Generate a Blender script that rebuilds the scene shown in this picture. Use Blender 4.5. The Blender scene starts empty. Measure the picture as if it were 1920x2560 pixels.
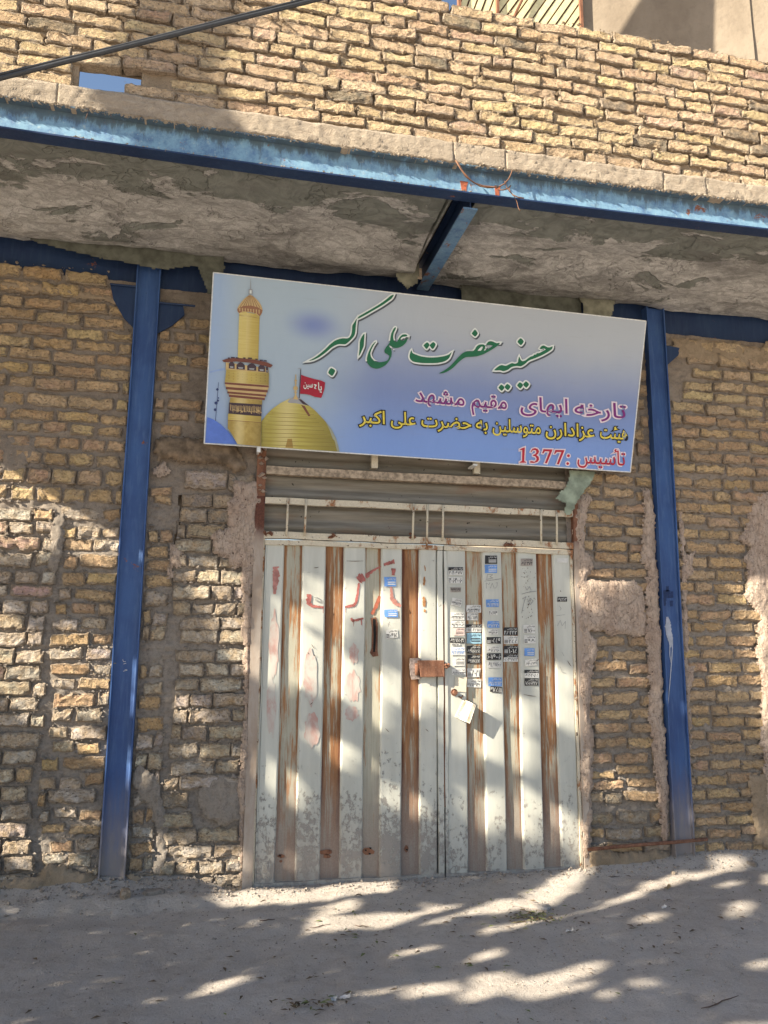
import bpy, math, random
import numpy as np
from mathutils import Vector, Matrix
random.seed(7)
RNG = np.random.default_rng(11)
S = bpy.context.scene
COL = S.collection

# ------------------------------------------------------------------ camera, sky, sun, exposure
PITCH, YAW, ROLL, FPX = math.radians(9.705), math.radians(12.11), math.radians(0.395), 1960.0
CAM = np.array([0.0, -4.2, 1.19])
fw = np.array([math.sin(YAW)*math.cos(PITCH), math.cos(YAW)*math.cos(PITCH), math.sin(PITCH)])
rt0 = np.array([math.cos(YAW), -math.sin(YAW), 0.0]); up0 = np.cross(rt0, fw)
cr, sr = math.cos(ROLL), math.sin(ROLL)
RT = cr*rt0 + sr*up0; UP = -sr*rt0 + cr*up0
cam = bpy.data.objects.new('camera', bpy.data.cameras.new('camera'))
COL.objects.link(cam)
cam.matrix_world = Matrix(((RT[0], UP[0], -fw[0], CAM[0]), (RT[1], UP[1], -fw[1], CAM[1]), (RT[2], UP[2], -fw[2], CAM[2]), (0, 0, 0, 1)))
cam.data.sensor_fit = 'HORIZONTAL'; cam.data.sensor_width = 36.0; cam.data.lens = 36.0*FPX/1920.0
cam.data.clip_start = 0.05; cam.data.clip_end = 2000
S.camera = cam
SUN = np.array([1.0, 0.333, -0.59]); SUNN = SUN/np.linalg.norm(SUN)
SUN_STRENGTH, SKY_STRENGTH, EXPOSURE = 5.0, 0.066, 1.70
w = bpy.data.worlds.new('World'); S.world = w; w.use_nodes = True
nt = w.node_tree; bg = nt.nodes['Background']
sky = nt.nodes.new('ShaderNodeTexSky'); sky.sky_type = 'NISHITA'; sky.sun_disc = False
sky.sun_elevation = math.asin(-SUNN[2]); sky.sun_rotation = math.atan2(-SUN[0], -SUN[1]) % (2*math.pi)
sky.air_density = 1.0; sky.dust_density = 1.2; sky.ozone_density = 1.0
nt.links.new(sky.outputs[0], bg.inputs[0]); bg.inputs[1].default_value = SKY_STRENGTH
sl = bpy.data.lights.new('sun', 'SUN'); sl.energy = SUN_STRENGTH; sl.angle = math.radians(0.45); sl.color = (1.0, 0.90, 0.72)
so = bpy.data.objects.new('sun', sl); COL.objects.link(so)
so.rotation_euler = Vector(SUN).to_track_quat('-Z', 'Y').to_euler(); so.location = (-8, -6, 9)
S.view_settings.view_transform = 'Standard'; S.view_settings.look = 'None'
S.view_settings.exposure = EXPOSURE; S.view_settings.gamma = 1.0; S.view_settings.use_curve_mapping = False

# ------------------------------------------------------------------ measuring helpers
def ray(px, py):
    px = np.asarray(px, float); py = np.asarray(py, float)
    a = (px-960)/FPX; b = -(py-1280)/FPX
    return a[..., None]*RT + b[..., None]*UP + fw
def onY(px, py, Y=0.0):
    d = ray(px, py); t = (Y-CAM[1])/d[..., 1]
    return CAM + t[..., None]*d
def onZ(px, py, Z=0.0):
    d = ray(px, py); t = (Z-CAM[2])/d[..., 2]
    return CAM + t[..., None]*d
def project(P):
    v = np.asarray(P) - CAM
    z = v@fw
    return 960 + FPX*(v@RT)/z, 1280 - FPX*(v@UP)/z
def X(px, py, Y=0.0): return float(onY(px, py, Y)[0])
def Zc(px, py, Y=0.0): return float(onY(px, py, Y)[2])

def hash3(i, j, k, seed):
    h = (i*374761393 + j*668265263 + k*2147483647 + seed*1274126177) & 0xffffffff
    h = ((h ^ (h >> 13))*1274126177) & 0xffffffff
    h = (h ^ (h >> 16))
    return (h & 0xffff)/65535.0
def vnoise(x, y, z=0.0, seed=0):
    x, y, z = np.broadcast_arrays(np.asarray(x, float), np.asarray(y, float), np.asarray(z, float))
    xi, yi, zi = (np.floor(a).astype(np.int64) for a in (x, y, z))
    f = [a-b for a, b in ((x, xi), (y, yi), (z, zi))]
    u, v, w_ = (t*t*(3-2*t) for t in f)
    r = 0
    for a in (0, 1):
        for b in (0, 1):
            for c in (0, 1):
                r = r + hash3(xi+a, yi+b, zi+c, seed)*(u if a else 1-u)*(v if b else 1-v)*(w_ if c else 1-w_)
    return r*2-1
def fbm(x, y, z=0.0, seed=0, oct=4):
    r = 0; a = 1.0; t = 0
    x = np.asarray(x, float); y = np.asarray(y, float); z = np.asarray(z, float)
    for o in range(oct):
        r = r + a*vnoise(x*2**o, y*2**o, z*2**o, seed+o*17); t += a; a *= 0.5
    return r/t

# ------------------------------------------------------------------ object helpers
def wloc(o):
    p = np.zeros(3)
    while o is not None:
        p = p + np.array(o.location); o = o.parent
    return p
def thing(name, label, cat, loc=(0, 0, 0), group=None):
    o = bpy.data.objects.new(name, None); COL.objects.link(o); o.location = loc
    o.empty_display_size = 0.1
    o['label'] = label; o['category'] = cat
    if group: o['group'] = group
    return o
def tag(o, label, cat, group=None):
    o['label'] = label; o['category'] = cat
    if group: o['group'] = group
    return o
def mesh(name, V, F, mats, midx=None, smooth=False):
    me = bpy.data.meshes.new(name)
    me.from_pydata([tuple(map(float, v)) for v in V], [], F)
    for m in (mats if isinstance(mats, (list, tuple)) else [mats]): me.materials.append(m)
    if midx is not None: me.polygons.foreach_set('material_index', np.asarray(midx, np.int32))
    if smooth: me.polygons.foreach_set('use_smooth', np.ones(len(me.polygons), bool))
    me.update(); return me
def put(name, me, parent=None, loc=None, **props):
    o = bpy.data.objects.new(name, me); COL.objects.link(o)
    if parent is not None: o.parent = parent
    if loc is not None: o.location = loc
    for k, v in props.items(): o[k] = v
    return o
class MB:
    """collects boxes, tubes and sheets in world coordinates; build() links them as one mesh object"""
    def __init__(s): s.V = []; s.F = []; s.M = []
    def add(s, V, F, m=0):
        n = len(s.V); s.V += [tuple(map(float, v)) for v in V]; s.F += [tuple(i+n for i in f) for f in F]; s.M += [m]*len(F); return s
    def box(s, a, b, m=0, jit=0.0):
        (x0, y0, z0), (x1, y1, z1) = a, b
        V = np.array([(x0, y0, z0), (x1, y0, z0), (x1, y1, z0), (x0, y1, z0), (x0, y0, z1), (x1, y0, z1), (x1, y1, z1), (x0, y1, z1)], float)
        if jit: V += RNG.uniform(-jit, jit, V.shape)
        return s.add(V, [(0, 3, 2, 1), (4, 5, 6, 7), (0, 1, 5, 4), (1, 2, 6, 5), (2, 3, 7, 6), (3, 0, 4, 7)], m)
    def tube(s, pts, r, m=0, n=8):
        pts = np.asarray(pts, float); k = len(pts)
        r = np.full(k, r) if np.isscalar(r) else np.asarray(r)
        V = []; up = np.array([0.13, 0.21, 0.97])
        for i in range(k):
            t = pts[min(i+1, k-1)]-pts[max(i-1, 0)]; t = t/(np.linalg.norm(t)+1e-9)
            a = np.cross(t, up)
            if np.linalg.norm(a) < 1e-3: a = np.cross(t, (1, 0, 0))
            a /= np.linalg.norm(a); b = np.cross(t, a)
            for j in range(n):
                q = 2*math.pi*j/n; V.append(pts[i]+r[i]*(math.cos(q)*a+math.sin(q)*b))
        F = [(i*n+j, i*n+(j+1) % n, (i+1)*n+(j+1) % n, (i+1)*n+j) for i in range(k-1) for j in range(n)]
        F += [tuple(range(n-1, -1, -1)), tuple((k-1)*n+j for j in range(n))]
        return s.add(V, F, m)
    def prism(s, poly, d, m=0):
        """poly: closed 3-D outline, d: thickness vector"""
        poly = np.asarray(poly, float); n = len(poly); d = np.asarray(d, float)
        V = list(poly)+list(poly+d)
        return s.add(V, [tuple(range(n)), tuple(range(2*n-1, n-1, -1))]+[(i, i+n, (i+1) % n+n, (i+1) % n) for i in range(n)], m)
    def build(s, name, mats, parent=None, smooth=False, **props):
        V = np.array(s.V)
        if parent is not None: V = V-wloc(parent)
        return put(name, mesh(name, V, s.F, mats, s.M, smooth), parent, **props)
def sheet(xs, zs, fy, keep=None, axes='xz'):
    """grid over two axes with the third from fy(A,B); returns V,F"""
    A, B = np.meshgrid(xs, zs); C = fy(A, B)
    nx = len(xs); nz = len(zs)
    V = np.stack([A, C, B], -1).reshape(-1, 3) if axes == 'xz' else np.stack([A, B, C], -1).reshape(-1, 3)
    i, j = np.meshgrid(np.arange(nx-1), np.arange(nz-1)); b = (j*nx+i).ravel()
    F = np.stack([b, b+1, b+1+nx, b+nx], -1)
    if keep is not None:
        a = 0.25*(A[:-1, :-1]+A[1:, :-1]+A[:-1, 1:]+A[1:, 1:]); c = 0.25*(B[:-1, :-1]+B[1:, :-1]+B[:-1, 1:]+B[1:, 1:])
        F = F[keep(a, c).ravel()]
        used = np.unique(F); mp = -np.ones(len(V), int); mp[used] = np.arange(len(used)); V = V[used]; F = mp[F]
    return V, [tuple(map(int, f)) for f in F]
def inpoly(x, y, poly):
    r = np.zeros(np.shape(x), bool); n = len(poly)
    for i in range(n):
        x1, y1 = poly[i]; x2, y2 = poly[(i+1) % n]
        c = (y1 > y) != (y2 > y)
        r ^= c & (x < (x2-x1)*(y-y1)/(y2-y1+1e-12)+x1)
    return r
def polydist(x, y, poly):
    d = np.full(np.shape(x), 1e9); n = len(poly)
    for i in range(n):
        d = np.minimum(d, segdist(x, y, *poly[i], *poly[(i+1) % n]))
    return d
def segdist(x, y, x1, y1, x2, y2):
    dx, dy = x2-x1, y2-y1; t = np.clip(((x-x1)*dx+(y-y1)*dy)/(dx*dx+dy*dy+1e-12), 0, 1)
    return np.hypot(x-x1-t*dx, y-y1-t*dy)

# ------------------------------------------------------------------ materials
class NT:
    def __init__(s, name):
        s.m = bpy.data.materials.new(name); s.m.use_nodes = True; s.t = s.m.node_tree
        s.b = s.t.nodes['Principled BSDF']; s.b.inputs['Roughness'].default_value = 0.9
        s.b.inputs['Specular IOR Level'].default_value = 0.25
    def n(s, typ, **kw):
        x = s.t.nodes.new('ShaderNode'+typ)
        for k, v in kw.items(): setattr(x, k, v)
        return x
    def set(s, sock, v):
        if isinstance(v, bpy.types.NodeSocket): s.t.links.new(v, sock)
        else:
            if isinstance(v, (tuple, list)) and len(v) == 3 and sock.type == 'RGBA': v = (*v, 1)
            sock.default_value = v
    def pos(s, scale=(1, 1, 1)):
        g = s.n('NewGeometry'); mp = s.n('Mapping'); mp.inputs['Scale'].default_value = scale
        s.t.links.new(g.outputs['Position'], mp.inputs[0]); return mp.outputs[0]
    def obj(s, scale=(1, 1, 1)):
        g = s.n('TexCoord'); mp = s.n('Mapping'); mp.inputs['Scale'].default_value = scale
        s.t.links.new(g.outputs['Object'], mp.inputs[0]); return mp.outputs[0]
    def noise(s, vec, scale, detail=4, rough=0.6, dist=0.0, out='Fac'):
        x = s.n('TexNoise'); s.set(x.inputs['Vector'], vec); x.inputs['Scale'].default_value = scale
        x.inputs['Detail'].default_value = detail; x.inputs['Roughness'].default_value = rough; x.inputs['Distortion'].default_value = dist
        return x.outputs[0] if out == 'Fac' else x.outputs[1]
    def vor(s, vec, scale, feature='F1', rand=1.0):
        x = s.n('TexVoronoi', feature=feature); s.set(x.inputs['Vector'], vec); x.inputs['Scale'].default_value = scale; x.inputs['Randomness'].default_value = rand
        return x.outputs['Distance']
    def ramp(s, v, a, b, lo=0.0, hi=1.0, smooth=True):
        x = s.n('MapRange'); x.interpolation_type = 'SMOOTHSTEP' if smooth else 'LINEAR'
        s.set(x.inputs[0], v); s.set(x.inputs[1], a); s.set(x.inputs[2], b); s.set(x.inputs[3], lo); s.set(x.inputs[4], hi); return x.outputs[0]
    def math(s, op, a, b=0.0, clamp=False):
        x = s.n('Math', operation=op, use_clamp=clamp); s.set(x.inputs[0], a); s.set(x.inputs[1], b); return x.outputs[0]
    def mix(s, f, a, b, mode='MIX'):
        x = s.n('Mix', data_type='RGBA', blend_type=mode); s.set(x.inputs[0], f); s.set(x.inputs[6], a); s.set(x.inputs[7], b); return x.outputs[2]
    def sep(s, v):
        x = s.n('SeparateXYZ'); s.set(x.inputs[0], v); return x.outputs
    def info(s): return s.n('ObjectInfo').outputs
    def bump(s, h, dist, strength=1.0):
        x = s.n('Bump'); s.set(x.inputs['Height'], h); x.inputs['Distance'].default_value = dist; x.inputs['Strength'].default_value = strength
        s.t.links.new(x.outputs[0], s.b.inputs['Normal']); return x
    def done(s, col=None, rough=None, spec=None, metal=None):
        if col is not None: s.set(s.b.inputs['Base Color'], col)
        if rough is not None: s.set(s.b.inputs['Roughness'], rough)
        if spec is not None: s.set(s.b.inputs['Specular IOR Level'], spec)
        if metal is not None: s.set(s.b.inputs['Metallic'], metal)
        return s.m
def plain(name, col, rough=0.8, spec=0.25, grain=0.15, gs=60):
    t = NT(name); f = t.noise(t.pos(), gs, 4)
    return t.done(t.mix(t.ramp(f, 0.3, 0.7), tuple(c*(1-grain) for c in col), tuple(min(1, c*(1+grain)) for c in col)), rough, spec)
def m_brick():
    t = NT('brick_clay'); p = t.pos(); oc = t.info()['Color']
    big = t.noise(p, 14, 4, 0.65); mid = t.noise(p, 55, 5, 0.7); fine = t.noise(p, 240, 3, 0.7)
    c = t.mix(t.ramp(big, 0.35, 0.7), oc, (0.47, 0.335, 0.205))
    c = t.mix(t.ramp(mid, 0.40, 0.72, 0, 0.55), c, t.mix(1.0, oc, (1.35, 1.3, 1.2), 'MULTIPLY'))
    c = t.mix(t.ramp(mid, 0.46, 0.30, 0, 0.6), c, t.mix(1.0, oc, (0.60, 0.54, 0.50), 'MULTIPLY'))
    smear = t.ramp(t.noise(p, 22, 6, 0.72, 0.6), 0.56, 0.68)
    c = t.mix(t.math('MULTIPLY', smear, 0.40), c, (0.50, 0.41, 0.31))
    at = t.n('Attribute', attribute_name='rim').outputs['Fac']
    mm = t.ramp(t.math('ADD', t.math('MULTIPLY', at, 0.55), t.math('MULTIPLY', t.noise(p, 26, 6, 0.75, 0.7), 1.15)), 0.86, 0.98)
    c = t.mix(t.math('MULTIPLY', mm, 0.8), c, t.mix(t.ramp(fine, 0.3, 0.7), (0.27, 0.215, 0.17), (0.40, 0.33, 0.265)))
    pit = t.ramp(t.noise(p, 110, 2, 0.5), 0.345, 0.29)
    c = t.mix(t.math('MULTIPLY', pit, 0.75), c, (0.10, 0.07, 0.045))
    c = t.mix(t.ramp(fine, 0.3, 0.75, 0, 0.35), c, (0.55, 0.45, 0.32))
    h = t.math('ADD', t.math('MULTIPLY', mid, 1.0), t.math('MULTIPLY', fine, 0.45))
    h = t.math('SUBTRACT', h, t.math('MULTIPLY', pit, 0.8)); h = t.math('ADD', h, t.math('MULTIPLY', smear, 0.35)); h = t.math('ADD', h, t.math('MULTIPLY', mm, 0.6))
    crack = t.ramp(t.noise(t.pos((1, 1, 1.6)), 30, 4, 0.6, 1.5), 0.44, 0.50); h = t.math('ADD', h, t.math('MULTIPLY', crack, 0.5))
    c = t.mix(t.math('MULTIPLY', t.math('SUBTRACT', 1.0, crack), 0.18), c, t.mix(1.0, c, (0.62, 0.57, 0.52), 'MULTIPLY'))
    t.bump(h, 0.015, 0.9); return t.done(c, 0.95, 0.12)
def m_mortar(name, col, col2, scale=1.0):
    t = NT(name); p = t.pos()
    a = t.noise(p, 9*scale, 5, 0.65); b = t.noise(p, 45*scale, 6, 0.75); g = t.noise(p, 260, 3, 0.6)
    c = t.mix(t.ramp(a, 0.3, 0.7), col, col2)
    if name == 'grey_mortar':      # pale dust and wash on the lower courses
        z = t.sep(p)[2]; c = t.mix(t.ramp(t.math('ADD', z, t.math('MULTIPLY', a, 0.9)), 2.75, 1.9), c, t.mix(t.ramp(b, 0.3, 0.7), (0.215, 0.185, 0.16), (0.31, 0.275, 0.24)))
    c = t.mix(t.ramp(b, 0.5, 0.3, 0, 0.55), c, tuple(x*0.55 for x in col))
    c = t.mix(t.ramp(g, 0.35, 0.8, 0, 0.4), c, tuple(min(1, x*1.5) for x in col2))
    t.bump(t.math('ADD', b, t.math('MULTIPLY', g, 0.5)), 0.012, 0.9); return t.done(c, 0.97, 0.1)
def m_plaster():
    t = NT('clay_plaster'); p = t.pos(); q = t.pos((1, 1, 0.28))
    a = t.noise(p, 7, 5, 0.6); st = t.noise(q, 60, 5, 0.7, 0.8); b = t.noise(p, 90, 4, 0.7)
    c = t.mix(t.ramp(a, 0.3, 0.7), (0.53, 0.40, 0.32), (0.62, 0.495, 0.405))
    c = t.mix(t.ramp(st, 0.55, 0.3, 0, 0.4), c, (0.27, 0.185, 0.14)); c = t.mix(t.ramp(b, 0.55, 0.75, 0, 0.4), c, (0.60, 0.50, 0.42))
    c = t.mix(t.ramp(t.noise(p, 75, 2, 0.4), 0.31, 0.27), c, (0.14, 0.1, 0.08))
    dv = t.n('VectorMath', operation='ADD'); t.set(dv.inputs[0], p); t.set(dv.inputs[1], t.noise(p, 8.0, 4, 0.6, 0, 'Color'))
    crk = t.ramp(t.vor(dv.outputs[0], 7, 'DISTANCE_TO_EDGE'), 0.03, 0.008); c = t.mix(t.math('MULTIPLY', crk, 0.28), c, (0.20, 0.145, 0.115))
    t.bump(t.math('SUBTRACT', t.math('ADD', st, t.math('MULTIPLY', b, 0.6)), t.math('MULTIPLY', crk, 0.5)), 0.024, 1.0); return t.done(c, 0.97, 0.1)
def m_concrete(name, c1, c2, c3, pap=False):
    t = NT(name); p = t.pos(); q = t.pos((0.62, 1.15, 1))
    a = t.noise(q, 4.2, 6, 0.62, 0.5); b = t.noise(q, 26, 6, 0.75, 0.8); g = t.noise(p, 160, 4, 0.7)
    c = t.mix(t.ramp(b, 0.35, 0.68), c1, c2); c = t.mix(t.ramp(g, 0.55, 0.3, 0, 0.45), c, tuple(x*0.6 for x in c1))
    h = t.math('ADD', b, t.math('MULTIPLY', g, 0.3))
    if pap:
        y = t.sep(t.pos())[1]
        mk = t.ramp(t.math('ADD', a, t.ramp(y, -0.9, -0.25, 0.13, -0.13)), 0.49, 0.53)
        fold = t.noise(p, 9, 4, 0.6, 2.2)
        pc = t.mix(t.ramp(fold, 0.3, 0.7), c3, tuple(x*1.5 for x in c3))
        c = t.mix(mk, c, pc); h = t.mix(mk, h, t.math('MULTIPLY', fold, 0.9))
        h = t.math('ADD', h, t.math('MULTIPLY', mk, -0.5))
        stain = t.ramp(t.noise(t.pos((1, 2.2, 1)), 2.3, 5, 0.65, 0.8), 0.50, 0.66); c = t.mix(t.math('MULTIPLY', stain, 0.55), c, tuple(x*0.42 for x in c1))
        dv = t.n('VectorMath', operation='ADD'); t.set(dv.inputs[0], p); t.set(dv.inputs[1], t.noise(p, 3.0, 4, 0.6, 0, 'Color'))
        crk = t.ramp(t.vor(dv.outputs[0], 1.7, 'DISTANCE_TO_EDGE'), 0.010, 0.003); c = t.mix(t.math('MULTIPLY', crk, 0.22), c, (0.05, 0.045, 0.04)); h = t.math('SUBTRACT', h, t.math('MULTIPLY', crk, 0.6))
    else:
        c = t.mix(t.ramp(a, 0.35, 0.7, 0, 0.6), c, c3)
    t.bump(h, 0.017, 0.9); return t.done(c, 0.95, 0.12)
def m_bluesteel(name, dust_z=None, rust=0.35, fade=0.0):
    t = NT(name); p = t.pos(); q = t.pos((5, 5, 0.6)); dk = 0.38 if name == 'shaded_blue_paint' else 1.0  # dk: darker copy of the same blue, shade put into the colour
    a = t.noise(p, 3.0, 4, 0.6); st = t.noise(q, 9, 5, 0.65); g = t.noise(p, 70, 5, 0.75)
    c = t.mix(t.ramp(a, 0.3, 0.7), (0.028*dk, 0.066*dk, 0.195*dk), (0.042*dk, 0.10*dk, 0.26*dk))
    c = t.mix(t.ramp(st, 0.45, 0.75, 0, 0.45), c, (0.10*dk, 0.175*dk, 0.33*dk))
    c = t.mix(t.ramp(g, 0.62, 0.72, 0, 0.7), c, (0.018, 0.035, 0.10))
    if fade:
        c = t.mix(t.ramp(t.noise(p, 18, 6, 0.75), 0.25, 0.65, 0.25*fade, fade), c, (0.27, 0.46, 0.57))
        c = t.mix(t.ramp(t.noise(p, 48, 5, 0.8), 0.56, 0.66, 0, 0.6*fade), c, (0.45, 0.50, 0.45))
        if name.startswith('faded'):      # run-down from the concrete, plus the edge's shade put into the colour
            crust_shade = t.ramp(t.math('ADD', t.noise(t.pos((1, 1, 0.25)), 16, 6, 0.75), t.math('MULTIPLY', t.ramp(t.sep(t.pos())[2], 3.37, 3.46), 0.30)), 0.56, 0.74)
            c = t.mix(t.math('MULTIPLY', crust_shade, 0.75), c, (0.060, 0.075, 0.085))
    rm = t.ramp(t.math('ADD', t.noise(p, 6, 6, 0.7, 0.4), t.math('MULTIPLY', g, 0.18)), 0.80-rust*0.3, 0.86-rust*0.3)
    c = t.mix(rm, c, t.mix(t.ramp(g, 0.3, 0.7), (0.13, 0.045, 0.022), (0.27, 0.10, 0.045)))
    if dust_z is not None:
        z = t.sep(t.pos())[2]
        dm = t.ramp(t.math('ADD', z, t.math('MULTIPLY', st, 0.5)), dust_z+0.85, dust_z+0.30)
        c = t.mix(t.math('MULTIPLY', dm, 0.85), c, (0.27, 0.235, 0.21))
    t.bump(t.math('ADD', g, t.math('MULTIPLY', rm, 0.6)), 0.002, 0.5)
    return t.done(c, 0.55, 0.35)
def m_rust(name='rusty_steel', light=False):
    t = NT(name); p = t.pos(); q = t.pos((2, 2, 0.4)); a = t.noise(q, 14, 6, 0.7); g = t.noise(p, 120, 5, 0.75)
    c = t.mix(t.ramp(a, 0.3, 0.7), (0.11, 0.045, 0.028), (0.26, 0.125, 0.075)); c = t.mix(t.ramp(g, 0.5, 0.75, 0, 0.5), c, (0.34, 0.22, 0.15) if not light else (0.45, 0.33, 0.25))
    t.bump(g, 0.003, 0.7); return t.done(c, 0.85, 0.25)
def m_frame():
    """cream painted frame bars, rust breaking out along the edges"""
    t = NT('cream_frame_paint'); p = t.pos(); a = t.noise(t.pos((1, 1, 0.5)), 11, 6, 0.7, 0.4); g = t.noise(p, 130, 5, 0.75)
    c = t.mix(t.ramp(g, 0.3, 0.7), (0.50, 0.44, 0.34), (0.62, 0.56, 0.44))
    rm = t.ramp(t.math('ADD', a, t.math('MULTIPLY', g, 0.22)), 0.66, 0.74)
    c = t.mix(rm, c, t.mix(t.ramp(g, 0.35, 0.65), (0.17, 0.07, 0.035), (0.38, 0.18, 0.08)))
    c = t.mix(t.ramp(t.noise(p, 60, 2, 0.5), 0.33, 0.28), c, (0.07, 0.045, 0.035))
    t.bump(t.math('ADD', g, rm), 0.002, 0.6); return t.done(c, 0.7, 0.3)
def m_post():
    t = NT('dusty_post_paint'); p = t.pos(); a = t.noise(t.pos((1, 1, 0.25)), 9, 6, 0.7); g = t.noise(p, 110, 5, 0.75); z = t.sep(t.pos())[2]
    c = t.mix(t.ramp(a, 0.35, 0.65), (0.33, 0.255, 0.20), (0.42, 0.36, 0.31)); c = t.mix(t.ramp(g, 0.6, 0.75, 0, 0.8), c, (0.10, 0.05, 0.035))
    up = t.ramp(t.math('ADD', z, t.math('MULTIPLY', a, 0.4)), 1.9, 2.05); c = t.mix(up, c, t.mix(t.ramp(g, 0.3, 0.7), (0.075, 0.03, 0.022), (0.15, 0.065, 0.045)))
    t.bump(g, 0.003, 0.6); return t.done(c, 0.85, 0.2)
def m_white_panel():
    """off-white sheet paint: chips that grow denser towards the foot (obj colour R = chip amount, G = dirt)"""
    t = NT('offwhite_panel_paint'); p = t.pos(); q = t.pos((1, 1, 0.12)); oc = t.sep(t.info()['Color'])
    a = t.noise(q, 10, 5, 0.65); b = t.noise(p, 5, 4, 0.6); z = t.sep(t.pos())[2]
    c = t.mix(t.ramp(a, 0.3, 0.7), (0.45, 0.455, 0.41), (0.56, 0.56, 0.505)); c = t.mix(t.ramp(b, 0.5, 0.75, 0, 0.35), c, (0.50, 0.47, 0.40))
    chipn = t.noise(t.pos((1, 1, 0.8)), 34, 9, 0.80); chipb = t.noise(p, 9, 4, 0.6)
    lev = t.math('ADD', t.ramp(z, 0.10, 0.80, 0.11, -0.05), t.math('MULTIPLY', oc[0], 0.09)); lev = t.math('ADD', lev, t.math('MULTIPLY', t.math('SUBTRACT', chipb, 0.5), 0.36))
    lev = t.math('ADD', lev, 0.340)
    chip = t.ramp(t.math('SUBTRACT', lev, chipn), 0.0, 0.022)
    c = t.mix(chip, c, t.mix(t.noise(p, 150, 3), (0.22, 0.21, 0.195), (0.33, 0.31, 0.285)))
    scr = t.ramp(t.noise(t.pos((9, 9, 0.5)), 26, 3, 0.6), 0.72, 0.76)
    c = t.mix(t.math('MULTIPLY', scr, 0.5), c, (0.30, 0.17, 0.10))
    dust = t.ramp(t.math('ADD', z, t.math('MULTIPLY', a, 0.45)), 0.72, 0.18)
    c = t.mix(t.math('MULTIPLY', dust, t.math('ADD', 0.25, t.math('MULTIPLY', oc[1], 0.5))), c, (0.33, 0.285, 0.25))
    t.bump(t.math('SUBTRACT', t.math('MULTIPLY', a, 0.3), chip), 0.0012, 0.8); return t.done(c, 0.5, 0.35)
def m_rust_panel():
    """recessed strips: grey-cream paint with streaks of rust running down (obj colour R = rust amount, B = seed)"""
    t = NT('rust_streaked_paint'); oc = t.sep(t.info()['Color']); z = t.sep(t.pos())[2]
    p = t.pos(); q = t.pos((1, 1, 0.035)); big = t.noise(t.pos((2.5, 2.5, 0.8)), 2.6, 3, 0.55)
    st = t.noise(q, 110, 6, 0.75); st2 = t.noise(t.pos((1, 1, 0.10)), 28, 5, 0.65); g = t.noise(p, 150, 4, 0.7)
    base = t.mix(t.ramp(st, 0.35, 0.7), (0.36, 0.345, 0.27), (0.47, 0.44, 0.36))
    lvl = t.math('ADD', t.math('MULTIPLY', st2, 0.55), t.math('ADD', t.math('MULTIPLY', st, 0.62), t.math('MULTIPLY', big, 0.30)))
    lvl = t.math('ADD', lvl, t.math('MULTIPLY', t.math('SUBTRACT', oc[0], 0.5), 0.40))
    ed = t.math('ABSOLUTE', t.math('SUBTRACT', t.n('Attribute', attribute_name='across').outputs['Fac'], 0.5))
    lvl = t.math('ADD', lvl, t.math('MULTIPLY', t.ramp(ed, 0.20, 0.5, -0.06, 0.16), t.ramp(big, 0.4, 0.6, 0.3, 1.0)))
    rm = t.ramp(lvl, 0.70, 0.80)
    rust = t.mix(t.ramp(st, 0.3, 0.7), (0.175, 0.075, 0.035), (0.36, 0.185, 0.085)); rust = t.mix(t.ramp(lvl, 0.84, 1.0), rust, (0.12, 0.042, 0.022))
    c = t.mix(rm, base, rust); c = t.mix(t.ramp(g, 0.62, 0.75, 0, 0.5), c, (0.09, 0.05, 0.035))
    dust = t.ramp(t.math('ADD', z, t.math('MULTIPLY', st2, 0.5)), 0.95, 0.35)
    c = t.mix(t.math('MULTIPLY', dust, 0.86), c, t.mix(t.ramp(g, 0.3, 0.7), (0.235, 0.185, 0.155), (0.29, 0.24, 0.21)))
    t.bump(t.math('ADD', st, t.math('MULTIPLY', g, 0.4)), 0.0012, 0.7); return t.done(c, 0.75, 0.25)
def m_corrugated():
    t = NT('dull_galvanised_sheet'); p = t.pos(); q = t.pos((0.3, 1, 6)); a = t.noise(q, 7, 5, 0.65); g = t.noise(p, 90, 5, 0.7)
    c = t.mix(t.ramp(a, 0.3, 0.7), (0.135, 0.12, 0.095), (0.235, 0.215, 0.18)); c = t.mix(t.ramp(t.noise(t.pos((0.5, 1, 2)), 6, 5, 0.6), 0.52, 0.7, 0, 0.6), c, (0.19, 0.115, 0.075))
    c = t.mix(t.ramp(t.noise(p, 40, 2, 0.5), 0.29, 0.26), c, (0.03, 0.025, 0.02)); t.bump(g, 0.002, 0.4); return t.done(c, 0.6, 0.35)
def m_ground():
    t = NT('packed_dirt'); p = t.pos()
    a = t.noise(p, 1.6, 6, 0.62, 0.3); b = t.noise(p, 14, 6, 0.7, 0.4); g = t.noise(p, 120, 5, 0.75); s = t.noise(p, 420, 2, 0.6)
    c = t.mix(t.ramp(a, 0.32, 0.68), (0.45, 0.398, 0.352), (0.58, 0.52, 0.465))
    c = t.mix(t.ramp(b, 0.38, 0.70, 0, 0.55), c, (0.57, 0.525, 0.49)); c = t.mix(t.ramp(b, 0.45, 0.28, 0, 0.55), c, (0.30, 0.265, 0.245))
    c = t.mix(t.ramp(g, 0.5, 0.28, 0, 0.5), c, (0.19, 0.16, 0.14)); c = t.mix(t.ramp(s, 0.72, 0.80, 0, 0.8), c, (0.55, 0.51, 0.46))
    t.bump(t.math('ADD', t.math('ADD', b, t.math('MULTIPLY', g, 0.5)), t.math('MULTIPLY', s, 0.2)), 0.026, 0.9); return t.done(c, 0.96, 0.1)
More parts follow.
